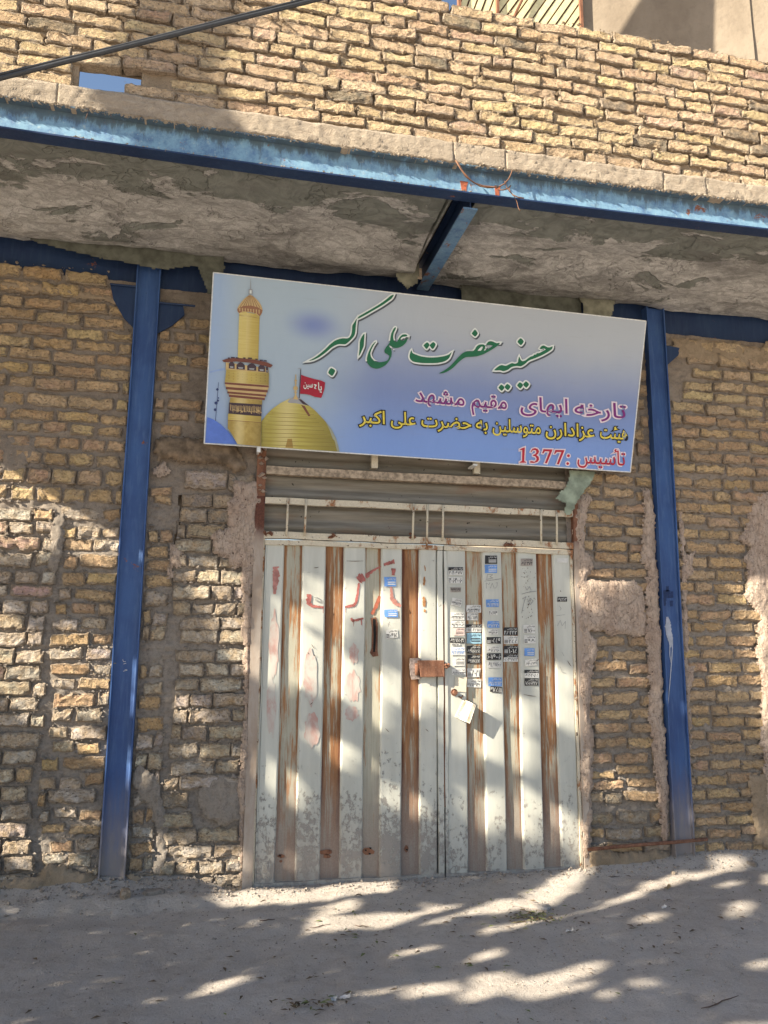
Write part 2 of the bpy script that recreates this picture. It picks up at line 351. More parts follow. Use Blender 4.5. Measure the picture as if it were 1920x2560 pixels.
def m_sign():
    """the printed backdrop: grey-white at the top fading to blue at the foot, a blue smudge, a pale glow by the dome"""
    t = NT('printed_banner'); u = t.obj(); sx = t.sep(u); x, y = sx[0], sx[1]
    n = t.noise(u, 1.6, 3, 0.5)
    yy = t.math('ADD', y, t.math('MULTIPLY', t.math('SUBTRACT', n, 0.5), 0.25))
    top = t.mix(t.ramp(x, 0.0, 1.5), (0.363, 0.436, 0.532), (0.398, 0.426, 0.464))
    c = t.mix(t.ramp(yy, 0.76, 0.30), top, (0.172, 0.232, 0.437)); c = t.mix(t.ramp(yy, 0.42, 0.02), c, (0.177, 0.301, 0.646))
    glow = t.ramp(x, 0.95, 0.45); c = t.mix(t.math('MULTIPLY', glow, t.ramp(yy, 0.0, 0.3, 0.55, 0.9)), c, (0.346, 0.436, 0.522))
    c = t.mix(t.ramp(x, 0.16, 0.0, 0, 0.6), c, (0.259, 0.384, 0.646))
    dx = t.math('SUBTRACT', x, 0.53); dy = t.math('SUBTRACT', y, 0.66); r = t.math('SQRT', t.math('ADD', t.math('MULTIPLY', dx, dx), t.math('MULTIPLY', t.math('MULTIPLY', dy, dy), 3.0)))
    c = t.mix(t.ramp(r, 0.19, 0.0, 0, 0.6), c, (0.073, 0.114, 0.437))
    c = t.mix(t.ramp(t.noise(t.obj((1, 8, 1)), 5, 5, 0.7), 0.55, 0.8, 0, 0.18), c, (0.259, 0.244, 0.237))
    t.bump(t.noise(t.obj((1, 0.35, 1)), 6, 4, 0.5), 0.010, 0.6); return t.done(c, 0.45, 0.35)
def m_gold(name, c1, c2, vs=(1, 30, 1), sc=6, ctr=None):
    """printed gilding; ctr = (x, y, width): the printed picture's own round modelling"""
    t = NT(name); f = t.noise(t.obj(vs), sc, 4, 0.6); g = t.noise(t.obj(), 9, 3, 0.5)
    c = t.mix(t.ramp(g, 0.35, 0.65, 0, 0.5), t.mix(t.ramp(f, 0.35, 0.65), c1, c2), c1)
    if ctr:
        x = t.sep(t.obj())[0]
        d = t.math('DIVIDE', t.math('SUBTRACT', x, ctr[0]), ctr[1])
        c = t.mix(t.ramp(d, 0.0, 1.0, 0, 0.75), c, tuple(v*0.40 for v in c1)); c = t.mix(t.ramp(d, -0.25, -1.0, 0, 0.5), c, tuple(v*0.55 for v in c1))
        hl = t.math('ABSOLUTE', t.math('ADD', d, 0.22)); c = t.mix(t.ramp(hl, 0.35, 0.0, 0, 0.45), c, (0.72, 0.63, 0.34))
    return t.done(c, 0.45, 0.35)
def m_house():
    t = NT('cement_render'); p = t.pos(); a = t.noise(t.pos((1, 1, 0.5)), 1.5, 5, 0.6); b = t.noise(p, 14, 6, 0.7)
    c = t.mix(t.ramp(a, 0.35, 0.65), (0.185, 0.15, 0.115), (0.27, 0.225, 0.175)); c = t.mix(t.ramp(b, 0.5, 0.3, 0, 0.3), c, (0.13, 0.105, 0.085)); t.bump(b, 0.02, 0.4); return t.done(c, 0.95, 0.1)

M = dict(brick=m_brick(), mortar=m_mortar('grey_mortar', (0.21, 0.17, 0.137), (0.30, 0.25, 0.205)), mud=m_mortar('mud_mortar', (0.25, 0.19, 0.13), (0.36, 0.28, 0.20)),
         plaster=m_plaster(), soffit=m_concrete('soffit_concrete', (0.33, 0.322, 0.31), (0.62, 0.605, 0.59), (0.145, 0.152, 0.14), True),
         edge=m_concrete('slab_edge_concrete', (0.33, 0.27, 0.21), (0.46, 0.385, 0.30), (0.36, 0.30, 0.235)),
         blue=m_bluesteel('blue_column_paint', 0.0, 0.15), beam=m_bluesteel('faded_blue_beam_paint', None, 0.30, 0.72), shade_blue=m_bluesteel('shaded_blue_paint', None, 0.2),
         rust=m_rust(), rustl=m_rust('pale_rusty_steel', True), frame=m_frame(), post=m_post(), white=m_white_panel(), groove=m_rust_panel(), corr=m_corrugated(),
         ground=m_ground(), sign=m_sign(), house=m_house())
M['felt'] = plain('grey_green_felt', (0.125, 0.128, 0.105), 0.95, 0.1, 0.3, 14)
M['felt2'] = plain('pale_torn_felt', (0.25, 0.245, 0.19), 0.95, 0.1, 0.3, 14)
M['stone'] = plain('weathered_dark_lintel', (0.16, 0.12, 0.085), 0.95, 0.1, 0.45, 16)
M['cable'] = plain('black_cable', (0.035, 0.037, 0.042), 0.5, 0.4)
M['wirecu'] = plain('rusty_wire', (0.17, 0.085, 0.05), 0.7, 0.3)
M['aluminium'] = plain('sign_edge_metal', (0.62, 0.62, 0.60), 0.5, 0.5)
M['dark'] = plain('dark_void', (0.02, 0.02, 0.02), 0.95, 0.1)
def flat(name, col, rough=0.5): return plain(name, col, rough, 0.3, 0.06, 30)
P = dict(green=flat('print_green', (0.012, 0.13, 0.06)), white=flat('print_white', (0.66, 0.70, 0.68)), shade=flat('print_shadow', (0.07, 0.08, 0.10)),
         purple=flat('print_purple', (0.18, 0.02, 0.17)), pinkw=flat('print_pinkish_white', (0.70, 0.60, 0.66)), yellow=flat('print_yellow', (0.68, 0.56, 0.08)), black=flat('print_black', (0.008, 0.008, 0.012)),
         red=flat('print_red', (0.42, 0.015, 0.035)), flag=flat('print_flag_red', (0.33, 0.012, 0.035)), bluec=flat('print_blue', (0.10, 0.19, 0.60)), lblue=flat('print_light_blue', (0.25, 0.36, 0.62)), navy=flat('print_navy', (0.03, 0.05, 0.16)),
         tan=flat('print_tan', (0.50, 0.36, 0.17)), maroon=flat('print_maroon', (0.16, 0.055, 0.04)), band=flat('print_dark_band', (0.055, 0.035, 0.05)), grey=flat('print_grey', (0.30, 0.31, 0.33)),
         gold=m_gold('print_gold', (0.46, 0.345, 0.085), (0.54, 0.43, 0.13), (1, 30, 1), 6, (0.20, 0.13)), goldl=m_gold('print_pale_gold', (0.54, 0.43, 0.13), (0.62, 0.52, 0.20)), ochre=m_gold('print_ochre', (0.36, 0.255, 0.065), (0.48, 0.36, 0.11), (1, 1, 1), 34, (0.20, 0.12)),
         dome=m_gold('print_dome_gold', (0.38, 0.32, 0.065), (0.48, 0.42, 0.11), (1, 40, 1), 2.5, (0.47, 0.24)))
ST = dict(W=plain('sticker_white', (0.62, 0.61, 0.58), 0.6, 0.3, 0.12, 20), K=plain('sticker_black', (0.03, 0.03, 0.032), 0.6, 0.3), B=plain('sticker_blue', (0.13, 0.28, 0.62), 0.6, 0.3, 0.2, 25), L=plain('sticker_pale_blue', (0.25, 0.42, 0.52), 0.6, 0.3, 0.2, 25),
          G=plain('sticker_grey', (0.33, 0.29, 0.26), 0.6, 0.3, 0.2, 30), C=plain('sticker_cream', (0.60, 0.55, 0.44), 0.7, 0.2, 0.08, 20), P=plain('sticker_pink', (0.62, 0.48, 0.44), 0.6, 0.3, 0.15, 30))
M['redpaint'] = plain('red_spray_paint', (0.35, 0.115, 0.10), 0.6, 0.3, 0.4, 25)
def m_wash():
    t = NT('pink_paint_wash'); p = t.pos((1, 1, 0.4)); f = t.ramp(t.noise(p, 14, 6, 0.72, 0.5), 0.36, 0.60)
    c = t.mix(f, (0.46, 0.285, 0.25), (0.51, 0.485, 0.44))
    return t.done(c, 0.6, 0.3)
M['wash'] = m_wash()
M['pencil'] = plain('pencil_marks', (0.22, 0.22, 0.23), 0.7, 0.2)
M['scratch'] = plain('chipped_to_primer', (0.10, 0.065, 0.05), 0.8, 0.2)
M['handprint'] = plain('dark_hand_print', (0.012, 0.03, 0.10), 0.5, 0.3)
M['splash'] = plain('grey_white_paint_splash', (0.38, 0.40, 0.46), 0.55, 0.3, 0.15, 20)

# ------------------------------------------------------------------ flat lettering and outlines
FORMS = {'ا': 'FE8D FE8E', 'أ': 'FE83 FE84', 'ب': 'FE8F FE90 FE91 FE92', 'ت': 'FE95 FE96 FE97 FE98', 'ح': 'FEA1 FEA2 FEA3 FEA4', 'خ': 'FEA5 FEA6 FEA7 FEA8', 'د': 'FEA9 FEAA', 'ر': 'FEAD FEAE', 'ز': 'FEAF FEB0',
         'س': 'FEB1 FEB2 FEB3 FEB4', 'ش': 'FEB5 FEB6 FEB7 FEB8', 'ض': 'FEBD FEBE FEBF FEC0', 'ع': 'FEC9 FECA FECB FECC', 'ق': 'FED5 FED6 FED7 FED8', 'ک': 'FB8E FB8F FB90 FB91', 'ل': 'FEDD FEDE FEDF FEE0', 'م': 'FEE1 FEE2 FEE3 FEE4',
         'ن': 'FEE5 FEE6 FEE7 FEE8', 'ه': 'FEE9 FEEA FEEB FEEC', 'و': 'FEED FEEE', 'ی': 'FBFC FBFD FBFE FBFF', 'ئ': 'FE89 FE8A FE8B FE8C', 'ى': 'FEEF FEF0 FBE8 FBE9'}
def shape(s):
    out = []
    for i, ch in enumerate(s):
        if ch not in FORMS: out.append(ch); continue
        f = FORMS[ch].split(); prev = i > 0 and s[i-1] in FORMS and len(FORMS[s[i-1]].split()) == 4
        nxt = i+1 < len(s) and s[i+1] in FORMS and len(f) == 4
        k = (3 if nxt else 1) if prev else (2 if nxt else 0)
        out.append(chr(int(f[k], 16)))
    return ''.join(out)
def visual(s): return ' '.join(shape(w_)[::-1] for w_ in s.split(' ')[::-1])
_cache = {}
def curve_geo(cu):
    o = bpy.data.objects.new('tmp', cu); COL.objects.link(o)
    dg = bpy.context.evaluated_depsgraph_get(); dg.update(); e = o.evaluated_get(dg); me = e.to_mesh()
    V = np.array([v.co[:2] for v in me.vertices]).reshape(-1, 2); F = [tuple(p.vertices) for p in me.polygons]
    e.to_mesh_clear(); bpy.data.objects.remove(o); bpy.data.curves.remove(cu)
    return V, F
def text_geo(s, off=0.0, res=2):
    k = (s, round(off, 4), res)
    if k not in _cache:
        c = bpy.data.curves.new('t', 'FONT'); c.body = s; c.resolution_u = res; c.offset = off; _cache[k] = curve_geo(c)
    return _cache[k]
def poly_geo(polys, off=0.0, smooth=True):
    c = bpy.data.curves.new('p', 'CURVE'); c.dimensions = '2D'; c.fill_mode = 'BOTH'; c.offset = off
    for pl in polys:
        pl = np.asarray(pl, float)
        if smooth:
            q = []
            n = len(pl)
            for i in range(n):
                p0, p1, p2, p3 = pl[i-1], pl[i], pl[(i+1) % n], pl[(i+2) % n]
                for t in (0.0, 0.34, 0.67):
                    cr_ = 0.5*((2*p1)+(p2-p0)*t+(2*p0-5*p1+4*p2-p3)*t*t+(3*p1-p0-3*p2+p3)*t**3)
                    q.append(p1+(p2-p1)*t+0.75*(cr_-(p1+(p2-p1)*t)))
            pl = np.array(q)
        sp = c.splines.new('POLY'); sp.points.add(len(pl)-1); sp.use_cyclic_u = True
        for i, v in enumerate(pl): sp.points[i].co = (v[0], v[1], 0, 1)
    return curve_geo(c)
def tri_area_sign(V, F):
    f = F[0]; a, b, c = V[f[0]], V[f[1]], V[f[2]]
    return np.sign((b[0]-a[0])*(c[1]-a[1])-(b[1]-a[1])*(c[0]-a[0]))

# ================================================================== THE SETTING
def axis(lo, hi, step, far):
    a = list(np.arange(lo, hi+1e-6, step)); s = step
    while a[-1] < far: s *= 1.35; a.append(a[-1]+s)
    s = step
    while a[0] > -far: s *= 1.35; a.insert(0, a[0]-s)
    return np.array(a)
def ground_h(x, y):
    near = np.clip(1-np.hypot(np.maximum(np.abs(x-1)-3.5, 0), np.maximum(-y-3.5, 0))/3, 0, 1)
    h = 0.014*fbm(x*1.7, y*2.3, 0, 3, 4)+0.008*fbm(x*9, y*9, 0, 5, 3)+0.004*np.abs(fbm(x*5, y*14, 0, 6, 3))
    d = np.clip(-y, 0, 2)
    lump = 0.5+0.5*fbm(x*2.2+5, y*2.2, 0, 9, 3)
    leftb = np.clip((0.16-x)/0.25, 0, 1)
    edge = 0.26+0.10*fbm(x*3.1, 0*x, 0, 21, 3)
    bank = leftb*np.clip((edge-d)/0.10, 0, 1)*(0.030+0.03*lump)+leftb*np.clip((0.12-d)/0.12, 0, 1)*0.04
    rightb = np.clip((x-2.0)/0.1, 0, 1)*np.clip((0.16-d)/0.16, 0, 1)*(0.035+0.04*lump)
    sill = np.clip((x-0.15)/0.1, 0, 1)*np.clip((2.05-x)/0.1, 0, 1)*np.clip((0.55-d)/0.5, 0, 1)*0.012
    h = near*(h+bank+rightb+sill)-0.006
    gate = (x > 0.18) & (x < 2.07) & (y > -0.03)
    return np.where(gate, np.minimum(h, 0.0), h)
gx = axis(-1.7, 4.2, 0.022, 300); gy = axis(-1.75, 0.12, 0.022, 300)
V, F = sheet(gx, gy, lambda a, b: ground_h(a, b), axes='xy')
put('ground', mesh('ground', V, F, M['ground'], None, True), kind='structure')
# small stones and crumbs of earth
def crumb_mesh(pts, sizes, seed=0):
    r = np.random.default_rng(seed)
    base = np.array([(0, 0, 1), (0.9, 0, 0.1), (0.1, 0.95, 0), (-0.95, 0.1, 0.05), (0, -0.9, 0), (0, 0, -0.8)])
    Fb = [(0, 1, 2), (0, 2, 3), (0, 3, 4), (0, 4, 1), (5, 2, 1), (5, 3, 2), (5, 4, 3), (5, 1, 4)]
    V = []; F = []
    for p, s in zip(pts, sizes):
        b = base*r.uniform(0.6, 1.3, (6, 3))*s*np.array([1.25, 1.0, 0.8]); a = r.uniform(0, 6.3); c, s_ = math.cos(a), math.sin(a)
        b = b@np.array([[c, s_, 0], [-s_, c, 0], [0, 0, 1]]); n = len(V)
        V += list(b+p); F += [tuple(i+n for i in f) for f in Fb]
    return V, F
r_ = np.random.default_rng(5)
px_ = r_.uniform(-1.5, 3.7, 9500); py_ = -np.where(r_.random(9500) < 0.75, r_.uniform(0, 1.65, 9500), r_.beta(1.0, 9, 9500)*1.2)
sz_ = (0.0010+0.0050*r_.power(0.32, 9500))*np.where(py_ > -0.16, 1.7, 1.0)
hz = ground_h(px_, py_)
V, F = crumb_mesh(np.stack([px_, py_, hz+sz_*0.35], -1), sz_, 3)
put('gravel', mesh('gravel', V, F, plain('pebble_grey', (0.29, 0.25, 0.215), 0.95, 0.1, 0.35, 40)), kind='stuff')

# ================================================================== BRICK WALLS
def brick_mesh(L, H, D, seed, rough=1.0, nx=10):
    """a worn, hand-cut brick: flat rough face, narrow chipped arris, broken corners"""
    r = np.random.default_rng(seed); s = seed*7.13
    e = 0.0065
    u = np.concatenate([[-1], np.linspace(-1+2*e/L, 1-2*e/L, nx-1), [1]]); v = np.array([-1, -1+2*e/H, -0.30, 0.28, 1-2*e/H, 1])
    n = len(u); nz = len(v)-1; nx = n-1
    U, W = np.meshgrid(u, v)
    rim_ = (np.abs(U) > 0.999) | (np.abs(W) > 0.999); cor = (np.abs(U) > 0.999) & (np.abs(W) > 0.999)
    Xv = U*L/2*(1-0.025*cor)+0.0045*rough*vnoise(U*3+s, W*3, 0, 1)+r.uniform(-0.05, 0.05)*W*H
    Zv = W*H/2*(1-0.10*cor)+0.0042*rough*vnoise(U*5+s, W*1.3, 3, 2)+r.uniform(-0.012, 0.012)*U*L
    Yv = np.where(rim_, 0.0070+0.006*vnoise(U*5+s, W*3, 0, 8), 0.0)+0.0055*rough*fbm(U*2.6+s, W*1.6, 1, 4, 3)+U*r.uniform(-1, 1)*0.0025+W*r.uniform(-1, 1)*0.0025
    Yv = Yv+rough*0.0034*vnoise(U*L/0.018+s, W*H/0.016, 2, 6)*(1-0.3*rim_); Xv = Xv+rim_*0.0022*vnoise(U*9+s, W*7, 5, 9); Zv = Zv+rim_*0.0028*vnoise(U*L/0.02+s, W*5, 7, 10)
    for _ in range(int(r.integers(1, 5))):      # knocked-off corners and arrises
        cx, cz = r.uniform(-1.05, 1.05), r.choice([-1, 1])*r.uniform(0.8, 1.2)
        k = np.clip(1-np.hypot((U-cx)*L/H*0.6, W-cz)/r.uniform(0.5, 0.95), 0, 1)
        Yv = Yv+k*0.016*rough; Zv = Zv-np.sign(cz)*k*0.006*rough
    V = np.stack([Xv, Yv, Zv], -1).reshape(-1, 3).tolist()
    F = [(j*n+i, j*n+i+1, (j+1)*n+i+1, (j+1)*n+i) for j in range(nz) for i in range(nx)]
    rim = [i for i in range(n)]+[j*n+nx for j in range(1, nz+1)]+[nz*n+i for i in range(nx-1, -1, -1)]+[j*n for j in range(nz-1, 0, -1)]
    b = len(V)
    for k in rim: V.append([V[k][0], D, V[k][2]])
    m = len(rim)
    F += [(rim[k], b+k, b+(k+1) % m, rim[(k+1) % m]) for k in range(m)]
    F.append(tuple(b+k for k in range(m)))
    me = mesh('brick', V, F, M['brick'], None, True)
    inner = [0 < i < nx-1 and 0 < j < nz-1 for j in range(nz) for i in range(nx)]
    me.polygons.foreach_set('use_smooth', np.zeros(len(me.polygons), bool))
    at = me.attributes.new('rim', 'FLOAT', 'POINT')      # how near the bedding joint, for smeared mortar
    ev = np.where(rim_, 1.0, np.where((np.abs(W) > 0.5) | (np.abs(U) > 1-2.5*e/L), 0.62, 0.0)).ravel().tolist()+[1.0]*m
    at.data.foreach_set('value', ev); return me
LIB = {}
for key, L, nx in (('S', 0.20, 11), ('M', 0.145, 9), ('H', 0.10, 7)):
    LIB[key] = [(brick_mesh(L, 0.056, 0.10, 100+i+ord(key), {'S': 0.95, 'M': 0.75, 'H': 0.6}[key], nx), L) for i in range(16)]
LIBH = 0.056
PAL_Y = [(0.525, 0.355, 0.185), (0.574, 0.409, 0.222), (0.467, 0.306, 0.171), (0.527, 0.371, 0.232), (0.487, 0.313, 0.2), (0.586, 0.433, 0.246)]
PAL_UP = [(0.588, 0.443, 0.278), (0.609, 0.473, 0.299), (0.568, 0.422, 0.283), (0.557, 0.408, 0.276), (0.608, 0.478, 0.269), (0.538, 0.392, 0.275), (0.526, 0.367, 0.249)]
PAL_G = [(0.488, 0.444, 0.402), (0.555, 0.508, 0.457), (0.441, 0.394, 0.354), (0.576, 0.53, 0.471), (0.5, 0.434, 0.371)]
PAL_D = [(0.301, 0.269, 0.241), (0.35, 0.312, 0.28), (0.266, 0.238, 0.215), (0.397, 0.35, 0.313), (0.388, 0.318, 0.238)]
def lay_brick(wall, x, z, Lb, Hb, Y, col, rng, tilt=0.03, pro=0.006):
    key = 'S' if Lb > 0.17 else ('M' if Lb > 0.122 else 'H')
    me, L0 = LIB[key][int(rng.integers(16))]
    o = bpy.data.objects.new('brick', me); COL.objects.link(o); o.parent = wall
    b = np.array(wall.location)
    o.location = Vector((x-b[0], Y+rng.normal(0, pro*0.6)-b[1], z-b[2]))
    o.rotation_euler = (rng.normal(0, 0.03), rng.normal(0, tilt), rng.normal(0, 0.025))
    fl = -1 if rng.random() < 0.5 else 1
    o.scale = (Lb/L0*fl, 1.0, Hb/LIBH)
    k = rng.uniform(0.86, 1.14); o.color = (col[0]*k, col[1]*k*rng.uniform(0.96, 1.04), col[2]*k*rng.uniform(0.9, 1.1), 1)
    return o
MORTAR_LINES = {}
def lay_rows(wall, rows, x0, x1, Y, pal, rng, joint=0.014, hfac=0.80, skip=None, slope=0.0, tilt=0.02, palf=None, wob=0.003):
    """rows: list of (z, style); courses run between x0(z) and x1(z)"""
    zs = [r[0] for r in rows]
    for i, (z, st) in enumerate(rows):
        gaps = [abs(zs[j]-z) for j in (i-1, i+1) if 0 <= j < len(zs)]
        hgt = min(gaps)*hfac if gaps else 0.058
        a, b = x0(z), x1(z); Lr = {'S': 0.205, 'H': 0.112, 'M': 0.16}[st]
        x = a-rng.uniform(0, Lr)*(0.0 if st == 'E' else 1.0)
        while x < b-0.015:
            L = Lr*rng.uniform(0.90, 1.09)
            if st == 'S' and rng.random() < 0.12: L *= 0.52
            if st == 'H' and rng.random() < 0.16: L *= 1.8
            if st == 'M' and rng.random() < 0.4: L *= 0.68
            xl, xr = max(x, a), min(x+L, b)
            if xr-xl > 0.030:
                xc = 0.5*(xl+xr)
                if not (skip and skip(xc, z, xr-xl)):
                    p_ = palf(xc, z, rng) if palf else pal[int(rng.integers(len(pal)))]
                    lay_brick(wall, xc, z+slope*(xc-a)+rng.normal(0, wob), xr-xl, hgt*rng.uniform(0.90, 1.06), Y, p_, rng, tilt)
                    MORTAR_LINES.setdefault(wall.name, []).append((xl, xr, z+slope*(xc-a), hgt, Y))
            x += L+joint*rng.uniform(0.5, 1.6)
def mortar_bed(wall, x0, x1, z0, z1, Y, rec, mat, seed, keep=None, step=0.0095, amp=0.013, back=None):
    xs = np.arange(x0, x1+step/2, step); zs = np.arange(z0, z1+step/2, step)
    f = lambda A, B: Y+rec-amp*(np.abs(fbm(A*14, B*22, seed, seed, 5))*1.6-0.45)+0.5*amp*fbm(A*4, B*4, 0, seed+3, 2)
    V, F = sheet(xs, zs, f, keep)
    V = V-wloc(wall)
    return put('mortar_bed', mesh('mortar_bed', V, F, mat, None, True), wall)
def crumbs(wall, n, seed, mat, Yoff=0.006, smax=0.011, filt=None):
    r = np.random.default_rng(seed); L = MORTAR_LINES.get(wall.name, []); P_ = []; S_ = []
    if not L: return
    for _ in range(n):
        xl, xr, z, h, Y = L[int(r.integers(len(L)))]
        sg = 1 if r.random() < 0.62 else -1
        if r.random() < 0.8: p = (r.uniform(xl-0.01, xr+0.01), Y+Yoff+r.normal(0, 0.003), z+sg*(h/2+r.uniform(0.0, 0.012)))
        else: p = (xr+r.uniform(0, 0.012), Y+Yoff+r.normal(0, 0.003), z+r.uniform(-h/2, h/2))
        if filt and not filt(p): continue
        P_.append(p); S_.append(0.0025+smax*r.random()**3)
    V, F = crumb_mesh(np.array(P_), S_, seed)
    put('mortar_crumbs', mesh('mortar_crumbs', np.array(V)-wloc(wall), F, mat), wall, kind='stuff')
def rows_px(lst, xpx, Y=0.0): return [(Zc(xpx, y, Y), s) for y, s in lst]
def plaster(parent, name, poly, Y, th, seed, mat='plaster', step=0.007, amp=0.015, px=True, Yp=0.0):
    """trowelled patch: outline measured on the wall, thinning towards a ragged edge"""
    q = np.array([onY(a, b, Yp)[[0, 2]] for a, b in poly]) if px else np.array(poly)
    lo = q.min(0)-0.04; hi = q.max(0)+0.04
    xs = np.arange(lo[0], hi[0], step); zs = np.arange(lo[1], hi[1], step)
    def sd(A, B):
        d = polydist(A, B, q); ins = inpoly(A, B, q); d = np.where(ins, d, -d)
        return d+0.016*fbm(A*22, B*22, seed, seed, 3)+0.010*fbm(A*70, B*70, seed, seed+5, 2)
    def fy(A, B):
        d = np.clip(sd(A, B), 0, 0.03)/0.03
        return Y-th*np.sqrt(d)+0.004-amp*fbm(A*9, B*6, seed, seed+1, 4)-0.4*amp*fbm(A*34, B*16, seed, seed+2, 3)
    V, F = sheet(xs, zs, fy, lambda a, b: sd(a, b) > 0)
    if not F: return
    return put(name, mesh(name, V-wloc(parent), F, M[mat], None, True), parent)

rng = np.random.default_rng(21)
# ---- left wall
left_wall = thing('brick_wall', 'weathered yellow brick wall left of the left blue column, pale coating on its lower bricks', 'wall', (-1.0, 0, 0))
xl0 = lambda z: -1.36
xcol = lambda z: -0.492
xseam = lambda z: -0.805+0.02*math.sin(z*9)
R1 = [(690, 'S'), (729.5, 'S'), (766, 'S'), (797, 'S'), (832, 'S'), (862, 'S'), (893, 'S'), (928, 'S'), (962, 'S'), (1003, 'S'), (1042, 'S'), (1073, 'H'), (1109, 'H'), (1147, 'H'), (1193, 'H'), (1237, 'H')]
R1 = rows_px(R1, 193)
top_cut = lambda x, z, L: (x > -0.60 and z > Zc(330, 745)+(-(x+0.60))*0.9) or (z > 3.19)
lay_rows(left_wall, R1, xl0, xcol, 0.0, PAL_Y, rng, 0.014, 0.84, top_cut)
R2 = rows_px([(1288, 'H'), (1328, 'H'), (1363, 'M'), (1407, 'S'), (1446, 'H'), (1488, 'S'), (1521, 'H'), (1562, 'H'), (1598, 'S'), (1637, 'M'), (1673, 'S'), (1708, 'H'), (1751, 'S'), (1793, 'H'), (1834, 'S'), (1870, 'M'), (1914, 'S'), (1954, 'M'), (1997, 'S'), (2037, 'H'), (2070, 'H'), (2110, 'H'), (2149, 'H'), (2190, 'H')], 215)
lay_rows(left_wall, R2, lambda z: xseam(z)+0.035, xcol, 0.0, PAL_Y, rng, 0.015, 0.86, lambda x, z, L: rng.random() < 0.015, 0, 0.05,
         lambda x, z, r: (PAL_G if r.random() < 0.52 else PAL_Y)[int(r.integers(5))], 0.006)
R3 = rows_px([(1285, 'H'), (1319, 'H'), (1357, 'H'), (1400, 'H'), (1442, 'H'), (1477, 'S'), (1515, 'H'), (1556, 'H'), (1598, 'H'), (1639, 'S'), (1681, 'M'), (1722, 'S'), (1762, 'H'), (1801, 'S'), (1851, 'S'), (1893, 'M'), (1939, 'S'), (1981, 'S'), (2028, 'M'), (2074, 'S'), (2116, 'H'), (2159, 'S'), (2201, 'H')], 62)
def pal3(x, z, r):
    if 1.05 < z < 1.95 and r.random() < 0.16: return (0.47, 0.31, 0.30)
    return (PAL_G if r.random() < 0.9 else PAL_Y)[int(r.integers(5))]
lay_rows(left_wall, R3, xl0, xseam, -0.006, PAL_G, rng, 0.012, 0.90, None, 0, 0.025, pal3, 0.004)
mortar_bed(left_wall, -1.36, -0.43, -0.06, 3.14, 0.0, 0.016, M['mortar'], 31)
crumbs(left_wall, 2200, 41, M['mortar'], filt=lambda p: p[2] < 2.1 or p[2] > 2.85)
plaster(left_wall, 'mortar_smear', [(0, 700), (110, 712), (290, 745), (300, 760), (150, 735), (0, 715)], 0.0, 0.010, 52, 'mud')
plaster(left_wall, 'mortar_smear', [(128, 1290), (160, 1285), (165, 1330), (150, 1390), (135, 1460), (118, 1450), (126, 1380)], 0.0, 0.014, 53, 'mortar')
plaster(left_wall, 'mortar_smear', [(0, 1090), (90, 1095), (75, 1135), (60, 1185), (0, 1180)], 0.004, 0.012, 54, 'mortar')
plaster(left_wall, 'mud_footing', [(-20, 2195), (90, 2190), (130, 2150), (185, 2175), (250, 2190), (255, 2245), (-20, 2260)], -0.01, 0.03, 55, 'mud')
# ---- pier between left column and gate
pier = thing('brick_wall', 'narrow grey brick pier between the left blue column and the gate, clay plaster down its right edge', 'wall', (-0.1, 0, 0))
pr = lambda z: 0.19
pl_ = lambda z: -0.352
PU = rows_px([(748, 'H'), (771, 'H'), (804, 'H'), (837, 'H'), (866, 'H'), (900, 'H'), (935, 'H'), (968, 'H'), (1008, 'H'), (1039, 'H'), (1076, 'H')], 440)
lay_rows(pier, PU, pl_, pr, 0.004, PAL_Y, rng, 0.020, 0.80, lambda x, z, L: (z > Zc(440, 790) and x < -0.27+(z-2.55)*0.7) or (-0.16 < x < -0.10 and 2.05 < z < 2.65))
narrow = [(Zc(390, y), s) for y, s in [(1225, 'H'), (1252, 'H'), (1300, 'H'), (1337, 'H'), (1378, 'H'), (1411, 'H'), (1448, 'H'), (1495, 'H'), (1543, 'H'), (1584, 'H'), (1635, 'H'), (1675, 'H'), (1722, 'H'), (1760, 'H'), (1806, 'H'), (1850, 'H'), (1905, 'H'), (1950, 'H'), (2000, 'H'), (2040, 'H'), (2082, 'H'), (2120, 'H'), (2160, 'H'), (2200, 'H')]]
lay_rows(pier, narrow, lambda z: -0.350, lambda z: -0.232-0.012*math.sin(7*z), 0.002, PAL_Y, rng, 0.008, 0.90, lambda x, z, L: rng.random() < 0.04, 0, 0.09, lambda x, z, r: (PAL_Y if z > 1.5 or r.random() < 0.4 else PAL_G)[int(r.integers(5))], 0.005)
PL = rows_px([(1200, 'S'), (1252, 'S'), (1290, 'S'), (1328, 'S'), (1367, 'H'), (1402, 'M'), (1440, 'H'), (1480, 'S'), (1521, 'M'), (1558, 'S'), (1594, 'S'), (1637, 'S'), (1675, 'H'), (1712, 'S'), (1751, 'M'), (1789, 'S'), (1831, 'H'), (1877, 'M'), (1920, 'H'), (1957, 'S'), (2000, 'S'), (2047, 'M'), (2089, 'S'), (2132, 'S'), (2170, 'H'), (2208, 'S')], 520)
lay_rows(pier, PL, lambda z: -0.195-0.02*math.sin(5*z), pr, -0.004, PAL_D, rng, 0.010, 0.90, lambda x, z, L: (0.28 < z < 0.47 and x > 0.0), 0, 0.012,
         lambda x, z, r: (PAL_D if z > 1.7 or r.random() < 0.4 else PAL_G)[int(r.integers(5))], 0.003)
mortar_bed(pier, -0.40, 0.24, -0.06, 3.12, 0.0, 0.018, M['mortar'], 33, lambda a, b: ~((np.abs(a+0.205+0.01*np.sin(b*9)) < 0.010+0.006*np.sin(b*23)) & (b > 1.63) & (b < 1.97)))
crumbs(pier, 1100, 43, M['mortar'], filt=lambda p: p[2] < 1.9)
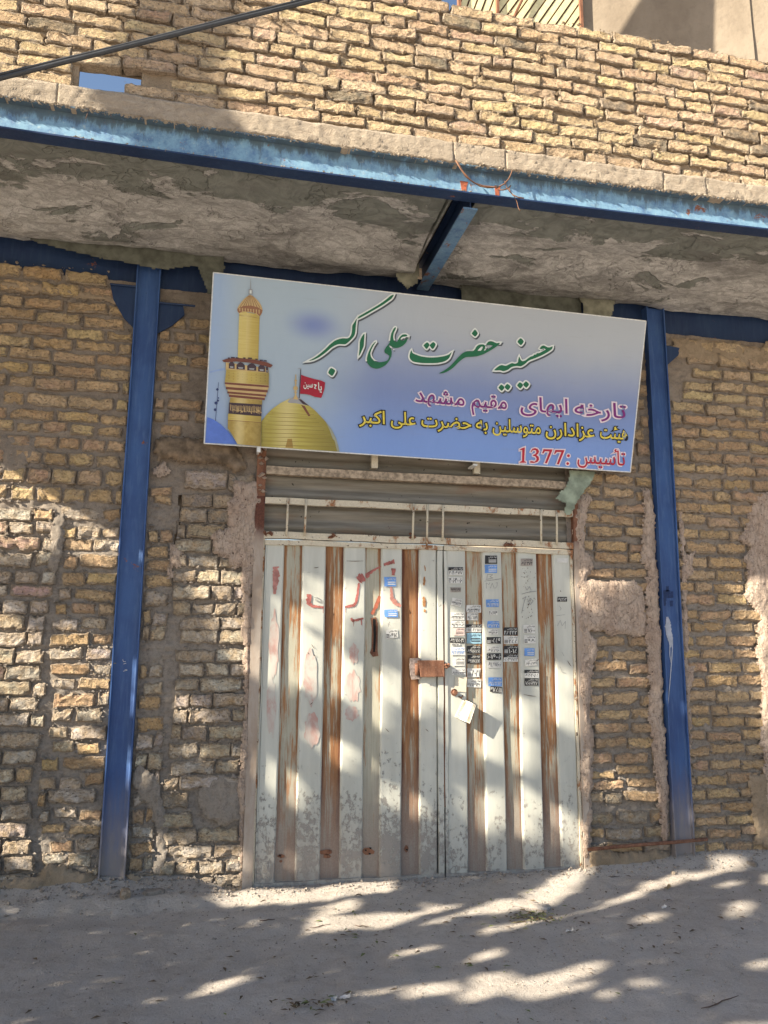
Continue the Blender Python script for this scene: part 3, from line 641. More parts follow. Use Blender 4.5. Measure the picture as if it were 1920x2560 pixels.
put('slot_back', mesh('slot_back', np.array([(-0.24, 0.05, 1.5), (-0.17, 0.05, 1.5), (-0.17, 0.05, 2.1), (-0.24, 0.05, 2.1)])-wloc(pier), [(0, 1, 2, 3)], M['stone']), pier)
plaster(pier, 'stone_lintel', [(392, 1100), (420, 1093), (500, 1098), (575, 1110), (600, 1130), (615, 1170), (590, 1188), (565, 1165), (440, 1152), (395, 1150), (382, 1130)], -0.01, 0.035, 61, 'stone', amp=0.012)
plaster(pier, 'clay_plaster', [(590, 1205), (640, 1205), (656, 1255), (648, 1275), (645, 1330), (632, 1500), (626, 1700), (620, 1900), (612, 2100), (606, 2225), (598, 2225), (600, 2060), (592, 1975), (603, 1900), (612, 1700), (606, 1560), (605, 1440), (600, 1420), (575, 1422), (568, 1400), (535, 1385), (528, 1355), (522, 1340), (565, 1315), (570, 1270), (562, 1255), (585, 1235)], -0.006, 0.022, 62)
plaster(pier, 'clay_plaster', [(392, 1165), (410, 1152), (420, 1180), (412, 1192), (385, 1185)], 0.0, 0.02, 63)
plaster(pier, 'clay_plaster', [(425, 1360), (445, 1358), (465, 1415), (430, 1420), (432, 1440), (420, 1445)], 0.0, 0.014, 64)
plaster(pier, 'mortar_smear', [(505, 1955), (560, 1935), (605, 1950), (602, 2050), (560, 2065), (520, 2050), (495, 2000)], -0.004, 0.014, 65, 'mortar')
plaster(pier, 'mud_footing', [(320, 2185), (400, 2200), (470, 2210), (560, 2215), (608, 2222), (606, 2250), (320, 2260)], -0.01, 0.03, 66, 'mud')
plaster(pier, 'mortar_smear', [(345, 1900), (400, 1960), (420, 2060), (410, 2180), (380, 2190), (396, 2080), (360, 2010), (335, 1950)], 0.0, 0.010, 67, 'mortar')
# ---- right pier
rpier = thing('brick_wall', 'narrow yellow brick pier between the gate and the right blue column, framed in pink clay plaster', 'wall', (2.3, 0, 0))
RPr = rows_px([(866, 'S'), (905, 'S'), (940, 'S'), (975, 'S'), (1010, 'S'), (1045, 'S'), (1085, 'S'), (1125, 'S'), (1169, 'S'), (1201, 'S'), (1234, 'S'), (1270, 'S'), (1301, 'S'), (1332, 'S'), (1366, 'S'), (1400, 'S'), (1436, 'S'), (1470, 'S'), (1502, 'S'), (1535, 'S'), (1567, 'S'), (1600, 'S'), (1636, 'S'), (1669, 'S'), (1705, 'S'), (1745, 'S'), (1785, 'S'), (1819, 'S'), (1856, 'S'), (1892, 'S'), (1929, 'S'), (1958, 'S'), (1992, 'S'), (2043, 'S'), (2081, 'S'), (2118, 'S'), (2150, 'M')], 1600)
lay_rows(rpier, RPr, lambda z: 2.065, lambda z: 2.555, 0.0, PAL_Y, rng, 0.017, 0.78, None, 0.0, 0.035, lambda x, z, r: (PAL_D if (z < 0.45 and r.random() < 0.4) else PAL_Y)[int(r.integers(5))], 0.006)
mortar_bed(rpier, 2.0, 2.62, -0.06, 3.15, 0.0, 0.017, M['mortar'], 35)
crumbs(rpier, 800, 45, M['mortar'], filt=lambda p: p[2] < 2.1)
plaster(rpier, 'clay_plaster', [(1432, 1290), (1445, 1240), (1470, 1225), (1478, 1250), (1462, 1300), (1462, 1380), (1478, 1385), (1485, 1420), (1466, 1450), (1520, 1452), (1580, 1450), (1608, 1470), (1615, 1540), (1610, 1590), (1590, 1592), (1560, 1580), (1540, 1592), (1505, 1575), (1468, 1577), (1490, 1600), (1498, 1625), (1480, 1660), (1478, 1740), (1482, 1830), (1485, 1930), (1480, 1990), (1478, 2080), (1466, 2150), (1455, 2150), (1452, 2000), (1448, 1800), (1444, 1600), (1438, 1450)], -0.004, 0.022, 71)
plaster(rpier, 'clay_plaster', [(1604, 1225), (1622, 1222), (1636, 1290), (1640, 1400), (1650, 1600), (1660, 1800), (1668, 1960), (1672, 2100), (1650, 2110), (1642, 2000), (1625, 1830), (1618, 1650), (1612, 1580), (1614, 1420), (1600, 1400), (1606, 1300)], -0.004, 0.024, 72)
plaster(rpier, 'mud_footing', [(1470, 2130), (1500, 2120), (1560, 2130), (1640, 2120), (1690, 2150), (1690, 2185), (1470, 2185)], -0.01, 0.035, 73, 'mud')
# ---- right wall
rwall = thing('brick_wall', 'yellow brick wall right of the right blue column, clay plaster daubed over its right side', 'wall', (3.2, 0, 0))
RWr = rows_px([(866, 'S'), (899, 'S'), (933, 'S'), (962, 'S'), (992, 'S'), (1022, 'S'), (1052, 'S'), (1081, 'S'), (1112, 'S'), (1143, 'S'), (1172, 'S'), (1206, 'S'), (1238, 'S'), (1270, 'S'), (1302, 'S'), (1334, 'S'), (1370, 'S'), (1404, 'S'), (1437, 'S'), (1469, 'S'), (1501, 'S'), (1536, 'S'), (1568, 'S'), (1602, 'S'), (1635, 'S'), (1667, 'S'), (1703, 'S'), (1738, 'S'), (1775, 'S'), (1807, 'S'), (1840, 'S'), (1876, 'S'), (1913, 'S'), (1948, 'S'), (1983, 'S'), (2020, 'S'), (2054, 'S'), (2085, 'S'), (2124, 'M')], 1770)
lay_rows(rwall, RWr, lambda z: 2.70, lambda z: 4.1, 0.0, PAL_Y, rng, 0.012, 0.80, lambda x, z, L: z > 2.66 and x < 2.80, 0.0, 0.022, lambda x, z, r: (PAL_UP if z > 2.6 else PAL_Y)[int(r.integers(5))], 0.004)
mortar_bed(rwall, 2.66, 4.1, -0.06, 3.15, 0.0, 0.016, M['mortar'], 37)
crumbs(rwall, 1500, 47, M['mortar'])
plaster(rwall, 'clay_plaster', [(1885, 1235), (1925, 1230), (1960, 1300), (1960, 2120), (1925, 2120), (1905, 2000), (1912, 1900), (1900, 1840), (1905, 1700), (1888, 1640), (1895, 1540), (1862, 1490), (1868, 1425), (1860, 1400), (1872, 1370), (1840, 1352), (1868, 1310)], -0.003, 0.022, 81)
plaster(rwall, 'clay_plaster', [(1694, 1260), (1706, 1262), (1716, 1385), (1738, 1380), (1732, 1440), (1718, 1450), (1722, 1660), (1738, 1665), (1736, 1700), (1724, 1730), (1730, 1900), (1737, 2050), (1730, 2060), (1716, 1800), (1702, 1400)], -0.002, 0.014, 82)
plaster(rwall, 'clay_plaster', [(1680, 845), (1800, 850), (1900, 870), (1960, 830), (1960, 920), (1860, 915), (1780, 905), (1690, 890)], -0.001, 0.010, 83, 'mud')
plaster(rwall, 'clay_plaster', [(1870, 1940), (1960, 1930), (1960, 2140), (1890, 2110), (1880, 2040)], -0.004, 0.018, 84, 'mud')
plaster(rwall, 'mud_footing', [(1735, 2140), (1800, 2130), (1920, 2128), (2000, 2130), (2000, 2180), (1735, 2185)], -0.01, 0.03, 85, 'mud')

def run_on(wall, x0, x1, pal, rows):
    V = []; F = []; rg = np.random.default_rng(int(abs(x0)*100))
    for k, (z, st) in enumerate(rows):
        x = x0+(0.1 if k % 2 else 0.0)
        while x < x1-0.05:
            L = min(0.2*rg.uniform(0.92, 1.08), x1-x); me = LIB['S'][int(rg.integers(16))][0]; n = len(V)
            V += [(x+L/2+v.co.x*L/0.2-wall.location.x, v.co.y, z+v.co.z*0.98-wall.location.z) for v in me.vertices]; F += [tuple(i+n for i in p.vertices) for p in me.polygons]; x += L+0.014
    o = put('brick_courses', mesh('brick_courses', V, F, M['brick']), wall, kind='stuff'); o.color = (*pal, 1)
    mortar_bed(wall, x0-0.02, x1, -0.06, 3.15, 0.0, 0.017, M['mortar'], 91, None, 0.03)
run_on(rwall, 4.11, 5.6, PAL_Y[0], RWr)
run_on(left_wall, -2.9, -1.37, PAL_Y[0], [(0.05+0.078*k, 'S') for k in range(40)])
# ---- parapet above the canopy
YP = -0.95
parapet = thing('brick_wall', 'sunlit rough brick parapet standing on the concrete edge above the canopy, its top edge broken', 'wall', (1.0, YP, 3.55))
ZB, ZT = 2.372+1.19, 3.135+1.19
NR = 12; dz = (ZT-ZB)/NR
rows = [(ZB+dz*(i+0.5), 'S' if i not in (6,) else 'M') for i in range(NR)]
hole = [float(v) for v in (X(218, 225, YP), X(352, 230, YP), Zc(285, 243, YP)-0.03, Zc(285, 178, YP))]
slit = (X(452, 112, YP), Zc(452, 112, YP))
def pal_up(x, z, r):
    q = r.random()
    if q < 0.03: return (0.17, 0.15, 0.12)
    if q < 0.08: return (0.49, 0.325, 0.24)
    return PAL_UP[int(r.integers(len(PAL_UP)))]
notch = lambda x, z, L: (hole[0]-0.02 < x < hole[1]+0.02 and z < hole[3])
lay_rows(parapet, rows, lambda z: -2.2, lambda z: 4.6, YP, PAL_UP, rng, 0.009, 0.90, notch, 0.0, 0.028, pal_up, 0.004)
for i in range(2):
    lay_rows(parapet, [(ZT+dz*(i+0.5), 'S'), (ZT+dz*(i+1.5), 'S')][:1], lambda z: -2.2, lambda z: [0.97, 0.20][i], YP, PAL_UP, rng, 0.010, 0.9, None, 0, 0.03, pal_up, 0.004)
for b_ in [o for o in parapet.children if abs(o.location.z+3.55-ZT-dz*0.5) < 0.03 or abs(o.location.z+3.55-ZT-dz*1.5) < 0.03]:
    b_.scale.z = dz*0.88/LIBH
far = [o for o in parapet.children if not (-1.22 < o.location.x+1.0 < 3.02)]      # courses running on past the picture: one joined part
V = []; F = []
for o in far:
    n = len(V); o_m = Matrix.LocRotScale(o.location, o.rotation_euler, o.scale); V += [tuple(o_m @ v.co) for v in o.data.vertices]; F += [tuple(i+n for i in p.vertices) for p in o.data.polygons]
    bpy.data.objects.remove(o)
fo = put('brick_courses', mesh('brick_courses', V, F, M['brick'], None, True), parapet, kind='stuff'); fo.color = (0.49, 0.36, 0.2, 1)
kp = lambda a, b: ~((a > hole[0]-0.04) & (a < hole[1]-0.005) & (b < hole[3]+0.03)) & ~((np.abs(a-slit[0]) < 0.006) & (np.abs(b-slit[1]) < 0.025)) & (b < ZT-0.02+np.where(a < 0.95, dz, 0)+np.where(a < 0.18, dz, 0))
mortar_bed(parapet, -2.2, 4.6, ZB-0.01, ZT+2*dz, YP, 0.020, M['mud'], 39, kp, 0.0125, 0.010)
V, F = sheet(np.arange(-2.2, 4.61, 0.02), np.arange(ZB-0.01, ZT+2*dz, 0.02), lambda A, B: YP+0.060+0*A, kp)
put('back_face', mesh('back_face', V-wloc(parapet), F, M['mud']), parapet)
for o in parapet.children:
    if o.name.startswith('brick') and o.data.name.startswith('brick') and 'courses' not in o.name: o.scale.y = 0.58
crumbs(parapet, 2600, 49, M['mud'], 0.004, 0.012)

# ================================================================== STEEL AND CONCRETE
def i_section_column(name, label, px_l, px_r, ybase, ytop, dustrust):
    x0, x1 = px_l, px_r
    t = thing(name, label, 'column', (0.5*(x0+x1), 0, 0), 'blue steel columns')
    yf, yw, yb, ft = -0.030, 0.000, 0.060, 0.0065
    zb, zt = -0.05, 3.30
    n = 24; zz = np.linspace(zb, zt, n)
    def strip(prof, name_):
        V = []; F = []; k = len(prof)
        for j, z in enumerate(zz):
            for (a, b) in prof: V.append((a+0.0012*math.sin(z*3.1+a*40), b+0.0015*math.sin(z*2.3), z))
        for j in range(n-1):
            for i in range(k): F.append((j*k+i, j*k+(i+1) % k, (j+1)*k+(i+1) % k, (j+1)*k+i))
        return put(name_, mesh(name_, np.array(V)-wloc(t), F, M['blue'], None, False), t)
    strip([(x0, yf), (x0+ft, yf), (x0+ft, yw-0.004), (x0+ft, yb), (x0, yb)], 'flange')
    strip([(x1-ft, yf), (x1, yf), (x1, yb), (x1-ft, yb), (x1-ft, yw-0.004)], 'flange')
    r = 0.010
    prof = [(x0+ft, yw-r)]+[(x0+ft+r*(1-math.cos(a)), yw-r*(1-math.sin(a))) for a in (0.5, 1.0, 1.57)]
    prof += [(x1-ft-r*(1-math.cos(a)), yw-r*(1-math.sin(a))) for a in (1.57, 1.0, 0.5)]+[(x1-ft, yw-r), (x1-ft, yw+0.006), (x0+ft, yw+0.006)]
    w_ = strip(prof, 'web'); w_.data.polygons.foreach_set('use_smooth', np.ones(len(w_.data.polygons), bool))
    return t
lcol = i_section_column('steel_column', 'blue steel column left of the gate, small chalk scribble on its web and sun on its right half', -0.487, -0.363, 0, 0, 0)
rcol = i_section_column('steel_column', 'blue steel column right of the gate, white paint splash and dark hand print on it', 2.567, 2.690, 0, 0, 0)
def gusset(par, pts, y=-0.010):
    m = MB(); m.prism([(a, y, b) for a, b in pts], (0, 0.010, 0)); m.build('gusset_plate', M['shade_blue'], par)
gusset(lcol, [(-0.487, 3.10), (-0.62, 3.10), (-0.60, 3.02), (-0.54, 2.92), (-0.487, 2.87)])
gusset(lcol, [(-0.363, 3.02), (-0.235, 3.02), (-0.225, 2.97), (-0.29, 2.90), (-0.363, 2.85)])
gusset(rcol, [(2.690, 3.06), (2.80, 3.05), (2.78, 3.0), (2.70, 2.93), (2.690, 2.92)])
m = MB(); m.tube([(-0.487, -0.02, 3.102), (-0.62, -0.02, 3.102)], 0.006, 0, 6).tube([(-0.363, -0.02, 3.022), (-0.17, -0.02, 3.022)], 0.006, 0, 6); m.build('weld_seam', M['shade_blue'], lcol, kind='stuff')

def beam_x(name, label, x0, x1, y0, y1, z0, z1, ft, yweb, mat, sagf=None, group='blue steel beams'):
    t = thing(name, label, 'beam', (0.5*(x0+x1), y0, z0), group)
    xs = np.linspace(x0, x1, 90)
    def bar(nm, prof):
        V = []; F = []; k = len(prof)
        for x in xs:
            s_ = sagf(x) if sagf else 0
            for (a, b) in prof: V.append((x, a, b+s_))
        for j in range(len(xs)-1):
            for i in range(k): F.append((j*k+i, (j+1)*k+i, (j+1)*k+(i+1) % k, j*k+(i+1) % k))
        F += [tuple(range(k)), tuple(range((len(xs)-1)*k, len(xs)*k))[::-1]]
        return put(nm, mesh(nm, np.array(V)-wloc(t), F, mat), t)
    bar('lower_flange', [(y0, z0), (y1, z0), (y1, z0+ft), (y0, z0+ft)])
    bar('upper_flange', [(y0, z1-ft), (y1, z1-ft), (y1, z1), (y0, z1)])
    bar('web', [(yweb, z0+ft), (yweb+0.006, z0+ft), (yweb+0.006, z1-ft), (yweb, z1-ft)])
    return t
def sag(x): return -0.030*max(0.0, 1-((x-0.85)/2.4)**2)
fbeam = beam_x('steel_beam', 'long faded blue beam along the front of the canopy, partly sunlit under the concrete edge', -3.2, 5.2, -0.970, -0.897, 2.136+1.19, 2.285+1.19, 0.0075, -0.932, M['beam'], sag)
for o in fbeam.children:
    if o.name.startswith('lower_flange'): o.data.materials[0] = M['shade_blue']  # shade under the beam painted in with the darker blue
m = MB()      # rust patches where old brackets were cut off
for px, w_ in ((1160, 0.034), (1243, 0.028)):
    x = X(px, 460, -0.932); s_ = sag(x)
    poly = [(x-w_*0.5+RNG.uniform(-.004, .004), -0.9338, 3.333+s_+0.075), (x+w_*0.6, -0.9338, 3.333+s_+0.075), (x+w_*0.35, -0.9338, 3.333+s_+0.045), (x+w_*0.30, -0.9338, 3.333+s_+0.004), (x-w_*0.35, -0.9338, 3.333+s_+0.004), (x-w_*0.42, -0.9338, 3.333+s_+0.04)]
    m.prism(poly, (0, 0.002, 0))
m.build('bracket_rust', plain('bright_rust', (0.33, 0.10, 0.055), 0.85, 0.2, 0.3, 60), fbeam)
def rag(n, x0, x1, y, z, seed, s=0.006):
    r = np.random.default_rng(seed); xs = r.uniform(x0, x1, n)
    return [np.array((x, y+r.normal(0, 0.004), z+(sag(x))+r.normal(0, 0.003))) for x in xs], 0.002+s*r.random(n)**2
a, b = rag(300, X(640, 420, -0.96), X(1180, 490, -0.96), -0.958, 3.338, 7, 0.006); c, d = rag(60, X(170, 345, -0.96), X(232, 350, -0.96), -0.958, 3.338, 8, 0.006); e, f = rag(120, X(300, 365, -0.96), X(600, 420, -0.96), -0.962, 3.336, 9, 0.004)
V, F = crumb_mesh(a+c+e, list(b)+list(d)+list(f), 4)
put('mortar_droppings', mesh('mortar_droppings', np.array(V)-wloc(fbeam), F, M['edge']), fbeam, kind='stuff')

bbeam = beam_x('steel_beam', 'dark blue beam along the top of the brick wall, behind the sign and column heads', -3.2, 5.2, 0.030, 0.09, 3.115, 3.345, 0.008, 0.036, M['shade_blue'])
xbeam = thing('steel_beam', 'short blue cross beam under the slab, running from the front beam back to the sign', 'beam', (1.125, -0.4, 3.27), 'blue steel beams')
m = MB(); m.box((1.088, -0.895, 3.262), (1.160, 0.00, 3.270)); m.build('lower_flange', m_bluesteel('scuffed_blue_paint', None, 0.42, 0.45), xbeam)
m = MB(); m.box((1.121, -0.895, 3.270), (1.127, 0.00, 3.40)); m.build('web', M['shade_blue'], xbeam)
m = MB(); m.box((1.088, -0.895, 3.40), (1.160, 0.00, 3.408)); m.build('upper_flange', M['shade_blue'], xbeam)

# ---- canopy slab
canopy = thing('concrete_canopy', 'rough concrete canopy slab over the gate, peeling grey paper and pale lumps on its underside', 'canopy', (1.0, -0.45, 3.45))
def soffit(x0, x1, seed, nm):
    xs = np.arange(x0, x1+0.001, 0.025); ys = np.arange(-0.905, 0.012, 0.02)
    def fz(A, B):
        t = (B+0.9)/0.9
        base = 3.348-0.035*np.clip(t*1.3, 0, 1)**1.5-0.03*np.exp(-((t-0.78)/0.16)**2)+0.012*np.exp(-((t-0.45)/0.1)**2)
        n = 0.026*fbm(A*1.4, B*4.5, seed, seed, 4)+0.016*fbm(A*6, B*10, seed, seed+3, 4)
        return base-n*(0.5+0.8*t)-0.015*np.clip(t-0.92, 0, 1)/0.08*0.0
    V, F = sheet(xs, ys, fz, axes='xy')
    F = [f[::-1] for f in F]
    o = put(nm, mesh(nm, V-wloc(canopy), F, M['soffit'], None, True), canopy); return o
soffit(-3.2, 1.045, 5, 'soffit'); soffit(1.165, 5.2, 15, 'soffit')
m = MB(); m.box((-3.2, -0.89, 3.415), (5.2, 0.30, 3.47)); m.build('slab_top', M['edge'], canopy)
m = MB(); m.box((1.035, -0.89, 3.33), (1.045, 0.0, 3.43)).box((1.165, -0.89, 3.33), (1.172, 0.0, 3.43)).box((-3.2, -0.89, 3.33), (-3.19, 0.1, 3.43)); m.build('slab_side', M['soffit'], canopy, kind='stuff')
cuts = [-3.2, X(148, 225, YP), X(1000+455/3.456, 372, YP), X(1000+905/3.456, 405, YP), X(960+1200/1.728, 470, YP), X(960+1385/1.728, 480, YP), 5.2]
for i in range(len(cuts)-1):          # the cast edge, split by its cracks
    x0, x1 = cuts[i]+0.0012, cuts[i+1]-0.0012
    xs = np.linspace(x0, x1, max(3, int((x1-x0)/0.010))); zs = np.linspace(0, 1, 9)
    def fy(A, B): return YP-0.020-0.006*fbm(A*6, B*1.5, 0, 61+i, 4)-0.006*fbm(A*40, B*5, 2, 63+i, 4)-0.0025*np.sin(B*22+fbm(A*3, 0, 0, 64)*5)
    V, F = sheet(xs, zs, fy)
    low = 3.474+np.array([sag(x)*0.8 for x in V[:, 0]])-0.006-0.012*np.clip(fbm(V[:, 0]*38, 0, 0, 65+i, 4), -0.3, 1)-0.004*fbm(V[:, 0]*5, 0, 0, 66, 2)
    hi = 3.560+0.006*fbm(V[:, 0]*6, 0, 0, 67+i, 3)+np.array([sag(x)*0.3 for x in V[:, 0]])
    V[:, 2] = low+(hi-low)*V[:, 2]
    n = len(xs); nv = len(V); back = V.copy(); back[:, 1] = YP+0.09
    V2 = list(V)+list(back[:n])+list(back[-n:])
    F += [(k+1, k, nv+k, nv+k+1) for k in range(n-1)]+[(nv-n+k, nv-n+k+1, nv+n+k+1, nv+n+k) for k in range(n-1)]
    e_ = [0+j*n for j in range(9)]; F.append(tuple(e_+[nv+n, nv])); e_ = [n-1+j*n for j in range(9)]; F.append(tuple(e_[::-1]+[nv+n-1, nv+2*n-1][0:2]))
    put('edge_strip', mesh('edge_strip', np.array(V2)-wloc(canopy), F, M['edge'], None, True), canopy)
r = np.random.default_rng(77); NDR = 2600; xs = r.uniform(-1.2, 3.0, NDR); q = r.random(NDR)
V, F = crumb_mesh(np.stack([xs, YP-0.018+r.normal(0, 0.004, NDR), 3.468+np.array([sag(x)*0.8 for x in xs])+r.normal(0, 0.004, NDR)], -1), 0.002+0.009*q**3*np.where((xs < 0.0) | (xs > 0.6), 1, 0.5), 6)
put('drip_edge', mesh('drip_edge', np.array(V)-wloc(canopy), F, M['edge']), canopy, kind='stuff')

# ---- torn felt under the canopy
def felt(label, poly, Y, mat, bulge, seed, Y2=None, th=0.0025, group='torn sheets of felt'):
    q = np.array([onY(a, b, Y)[[0, 2]] for a, b in poly]); lo = q.min(0)-0.01; hi = q.max(0)+0.01
    st = 0.009; xs = np.arange(lo[0], hi[0], st); zs = np.arange(lo[1], hi[1], st)
    sd = lambda A, B: np.where(inpoly(A, B, q), 1, -1)*polydist(A, B, q)+0.004*fbm(A*50, B*50, seed, seed, 3)
    top = hi[1]
    f = lambda A, B: Y-bulge*np.sin(np.clip((top-B)/(hi[1]-lo[1]), 0, 1)*2.2)+0.010*fbm(A*6, B*6, seed, seed, 3)+((Y2-Y)*np.clip((top-B)/(hi[1]-lo[1]), 0, 1) if Y2 is not None else 0)
    V, F = sheet(xs, zs, f, lambda a, b: sd(a, b) > 0)
    n = len(V); V2 = np.vstack([V, V+np.array([0, th, 0])]); F2 = F+[tuple(i+n for i in f_[::-1]) for f_ in F]
    c = V.mean(0)
    o = put('felt_sheet', mesh('felt_sheet', V2-c, F2, mat, None, True), None, tuple(c)); tag(o, label, 'felt', group); return o
felt('long grey green felt strip drooping below the slab above the left column', [(60, 590), (160, 594), (300, 606), (420, 618), (560, 628), (560, 705), (540, 742), (520, 736), (507, 700), (494, 668), (480, 668), (430, 674), (385, 675), (330, 663), (270, 652), (200, 637), (140, 622), (90, 606)], -0.055, M['felt'], 0.02, 3)
felt('pale torn felt flap hanging left of the cross beam', [(985, 672), (1020, 655), (1042, 640), (1045, 690), (1040, 712), (1018, 725), (1008, 715), (992, 703)], -0.13, M['felt2'], 0.02, 4)
felt('wide dark grey felt sheet behind the top of the sign, right of the cross beam', [(1152, 700), (1300, 714), (1440, 728), (1447, 745), (1454, 760), (1452, 800), (1150, 800)], -0.045, M['felt'], 0.006, 5)
felt('small olive felt flap behind the sign near the right column', [(1446, 728), (1520, 738), (1536, 752), (1526, 800), (1460, 800), (1458, 765), (1446, 745)], -0.06, M['felt2'], 0.008, 6)
felt('torn pale green felt rag dangling under the right end of the sign', [(1424, 1176), (1488, 1180), (1476, 1204), (1462, 1222), (1446, 1245), (1420, 1292), (1407, 1284), (1412, 1260), (1386, 1248), (1398, 1232), (1412, 1218), (1420, 1200)], -0.035, plain('sage_felt', (0.25, 0.29, 0.225), 0.95, 0.1, 0.3, 14), 0.02, 7)

# ================================================================== THE SIGN
pBL, pBR = onY(512, 1107, -0.10), onY(1575, 1179, -0.10)
pTL, pTR = onY(535, 683, -0.334), onY(1614, 804, -0.334)
U_ = (pBR-pBL)+(pTR-pTL); U_ /= np.linalg.norm(U_)
V_ = (pTL-pBL)+(pTR-pBR); V_ -= U_*(V_@U_); V_ /= np.linalg.norm(V_)
N_ = np.cross(U_, V_)
SO = pBL
def onS(px, py):
    d = ray(px, py); t = ((SO-CAM)@N_)/(d@N_); p = CAM+t[..., None]*d-SO
    return np.stack([p@U_, p@V_], -1)
SW, SH = float(np.linalg.norm(pBR-pBL)), float(np.linalg.norm(pTL-pBL))
sign = thing('hanging_sign', 'wide printed sign over the gate with golden dome, minaret, red flag and green Persian lettering', 'sign')
sign.matrix_world = Matrix(((U_[0], V_[0], N_[0], SO[0]), (U_[1], V_[1], N_[1], SO[1]), (U_[2], V_[2], N_[2], SO[2]), (0, 0, 0, 1)))
def s_put(name, V, F, mats, midx=None, smooth=False, **k):
    return put(name, mesh(name, V, F, mats, midx, smooth), sign, **k)
corners = onS(np.array([512, 1575, 1614, 535.0]), np.array([1107, 1179, 804, 683.0]))
def s_grid(nu, nv):
    a, b = np.meshgrid(np.linspace(0, 1, nu), np.linspace(0, 1, nv)); c = corners
    uv = ((1-a)*(1-b))[..., None]*c[0]+(a*(1-b))[..., None]*c[1]+(a*b)[..., None]*c[2]+((1-a)*b)[..., None]*c[3]
    return uv.reshape(-1, 2)
def ripple(u, v): return 0.0035*fbm(u*1.6, v*2.2, 0, 5, 2)
uv = s_grid(60, 26); F = [(j*60+i, j*60+i+1, (j+1)*60+i+1, (j+1)*60+i) for j in range(25) for i in range(59)]
s_put('printed_face', np.column_stack([uv, ripple(uv[:, 0], uv[:, 1])]), F, M['sign'], None, True)
fr = MB(); cs = [np.array((*c, 0)) for c in corners]
for i in range(4):
    a, b = cs[i], cs[(i+1) % 4]; d = (b-a)/np.linalg.norm(b-a); nrm = np.array((d[1], -d[0], 0))
    fr.prism([a-d*0.004, b+d*0.004, b+d*0.004+nrm*0.006, a-d*0.004+nrm*0.006], (0, 0, -0.022))
fr.build('edge_frame', M['aluminium'], None).parent = sign
bk = MB(); bk.prism([c+np.array((0, 0, -0.006)) for c in cs], (0, 0, -0.012)); bk.build('backing', M['aluminium'], None).parent = sign
LAY = [0.0]
def s_print(name, geos, z, parent=None):
    """geos: list of (V in sign coordinates, F, material)"""
    VV = []; FF = []; MM = []; mats = []
    for V, F, m in geos:
        if m not in mats: mats.append(m)
        n = len(VV); sgn = tri_area_sign(V, F) if F else 1
        for v in V: VV.append((v[0], v[1], z+0.0045+float(ripple(v[0], v[1]))))
        FF += [tuple(i+n for i in (f if sgn > 0 else f[::-1])) for f in F]; MM += [mats.index(m)]*len(F)
    return put(name, mesh(name, VV, FF, mats, MM), parent or sign)
def s_layers(name, layers):
    """layers: (V px, F, material, dz) stacked by dz; all joined into one printed piece"""
    VV = []; FF = []; MM = []; mats = []
    for V, F, m, z in layers:
        if not F: continue
        uv = onS(V[:, 0], V[:, 1])
        if m not in mats: mats.append(m)
        n = len(VV); a = sum(tri_area_sign(uv, [f]) for f in F[:9])
        VV += [(u, v, z+0.004+float(ripple(u, v))) for u, v in uv]
        FF += [tuple(i+n for i in (f if a > 0 else f[::-1])) for f in F]; MM += [mats.index(m)]*len(F)
    return put(name, mesh(name, VV, FF, mats, MM), sign)
A_ = lambda pts: [(760+x/5.184, 720+y/5.184) for x, y in pts]
B_ = lambda pts: [(1000+x/3.95, 760+y/3.95) for x, y in pts]
D_ = lambda pts: [(1220+x/4.366, 960+y/4.366) for x, y in pts]
E_ = lambda pts: [(510+x/6.381, 670+y/6.381) for x, y in pts]
G_ = lambda pts: [(505+x/4.608, 880+y/4.608) for x, y in pts]
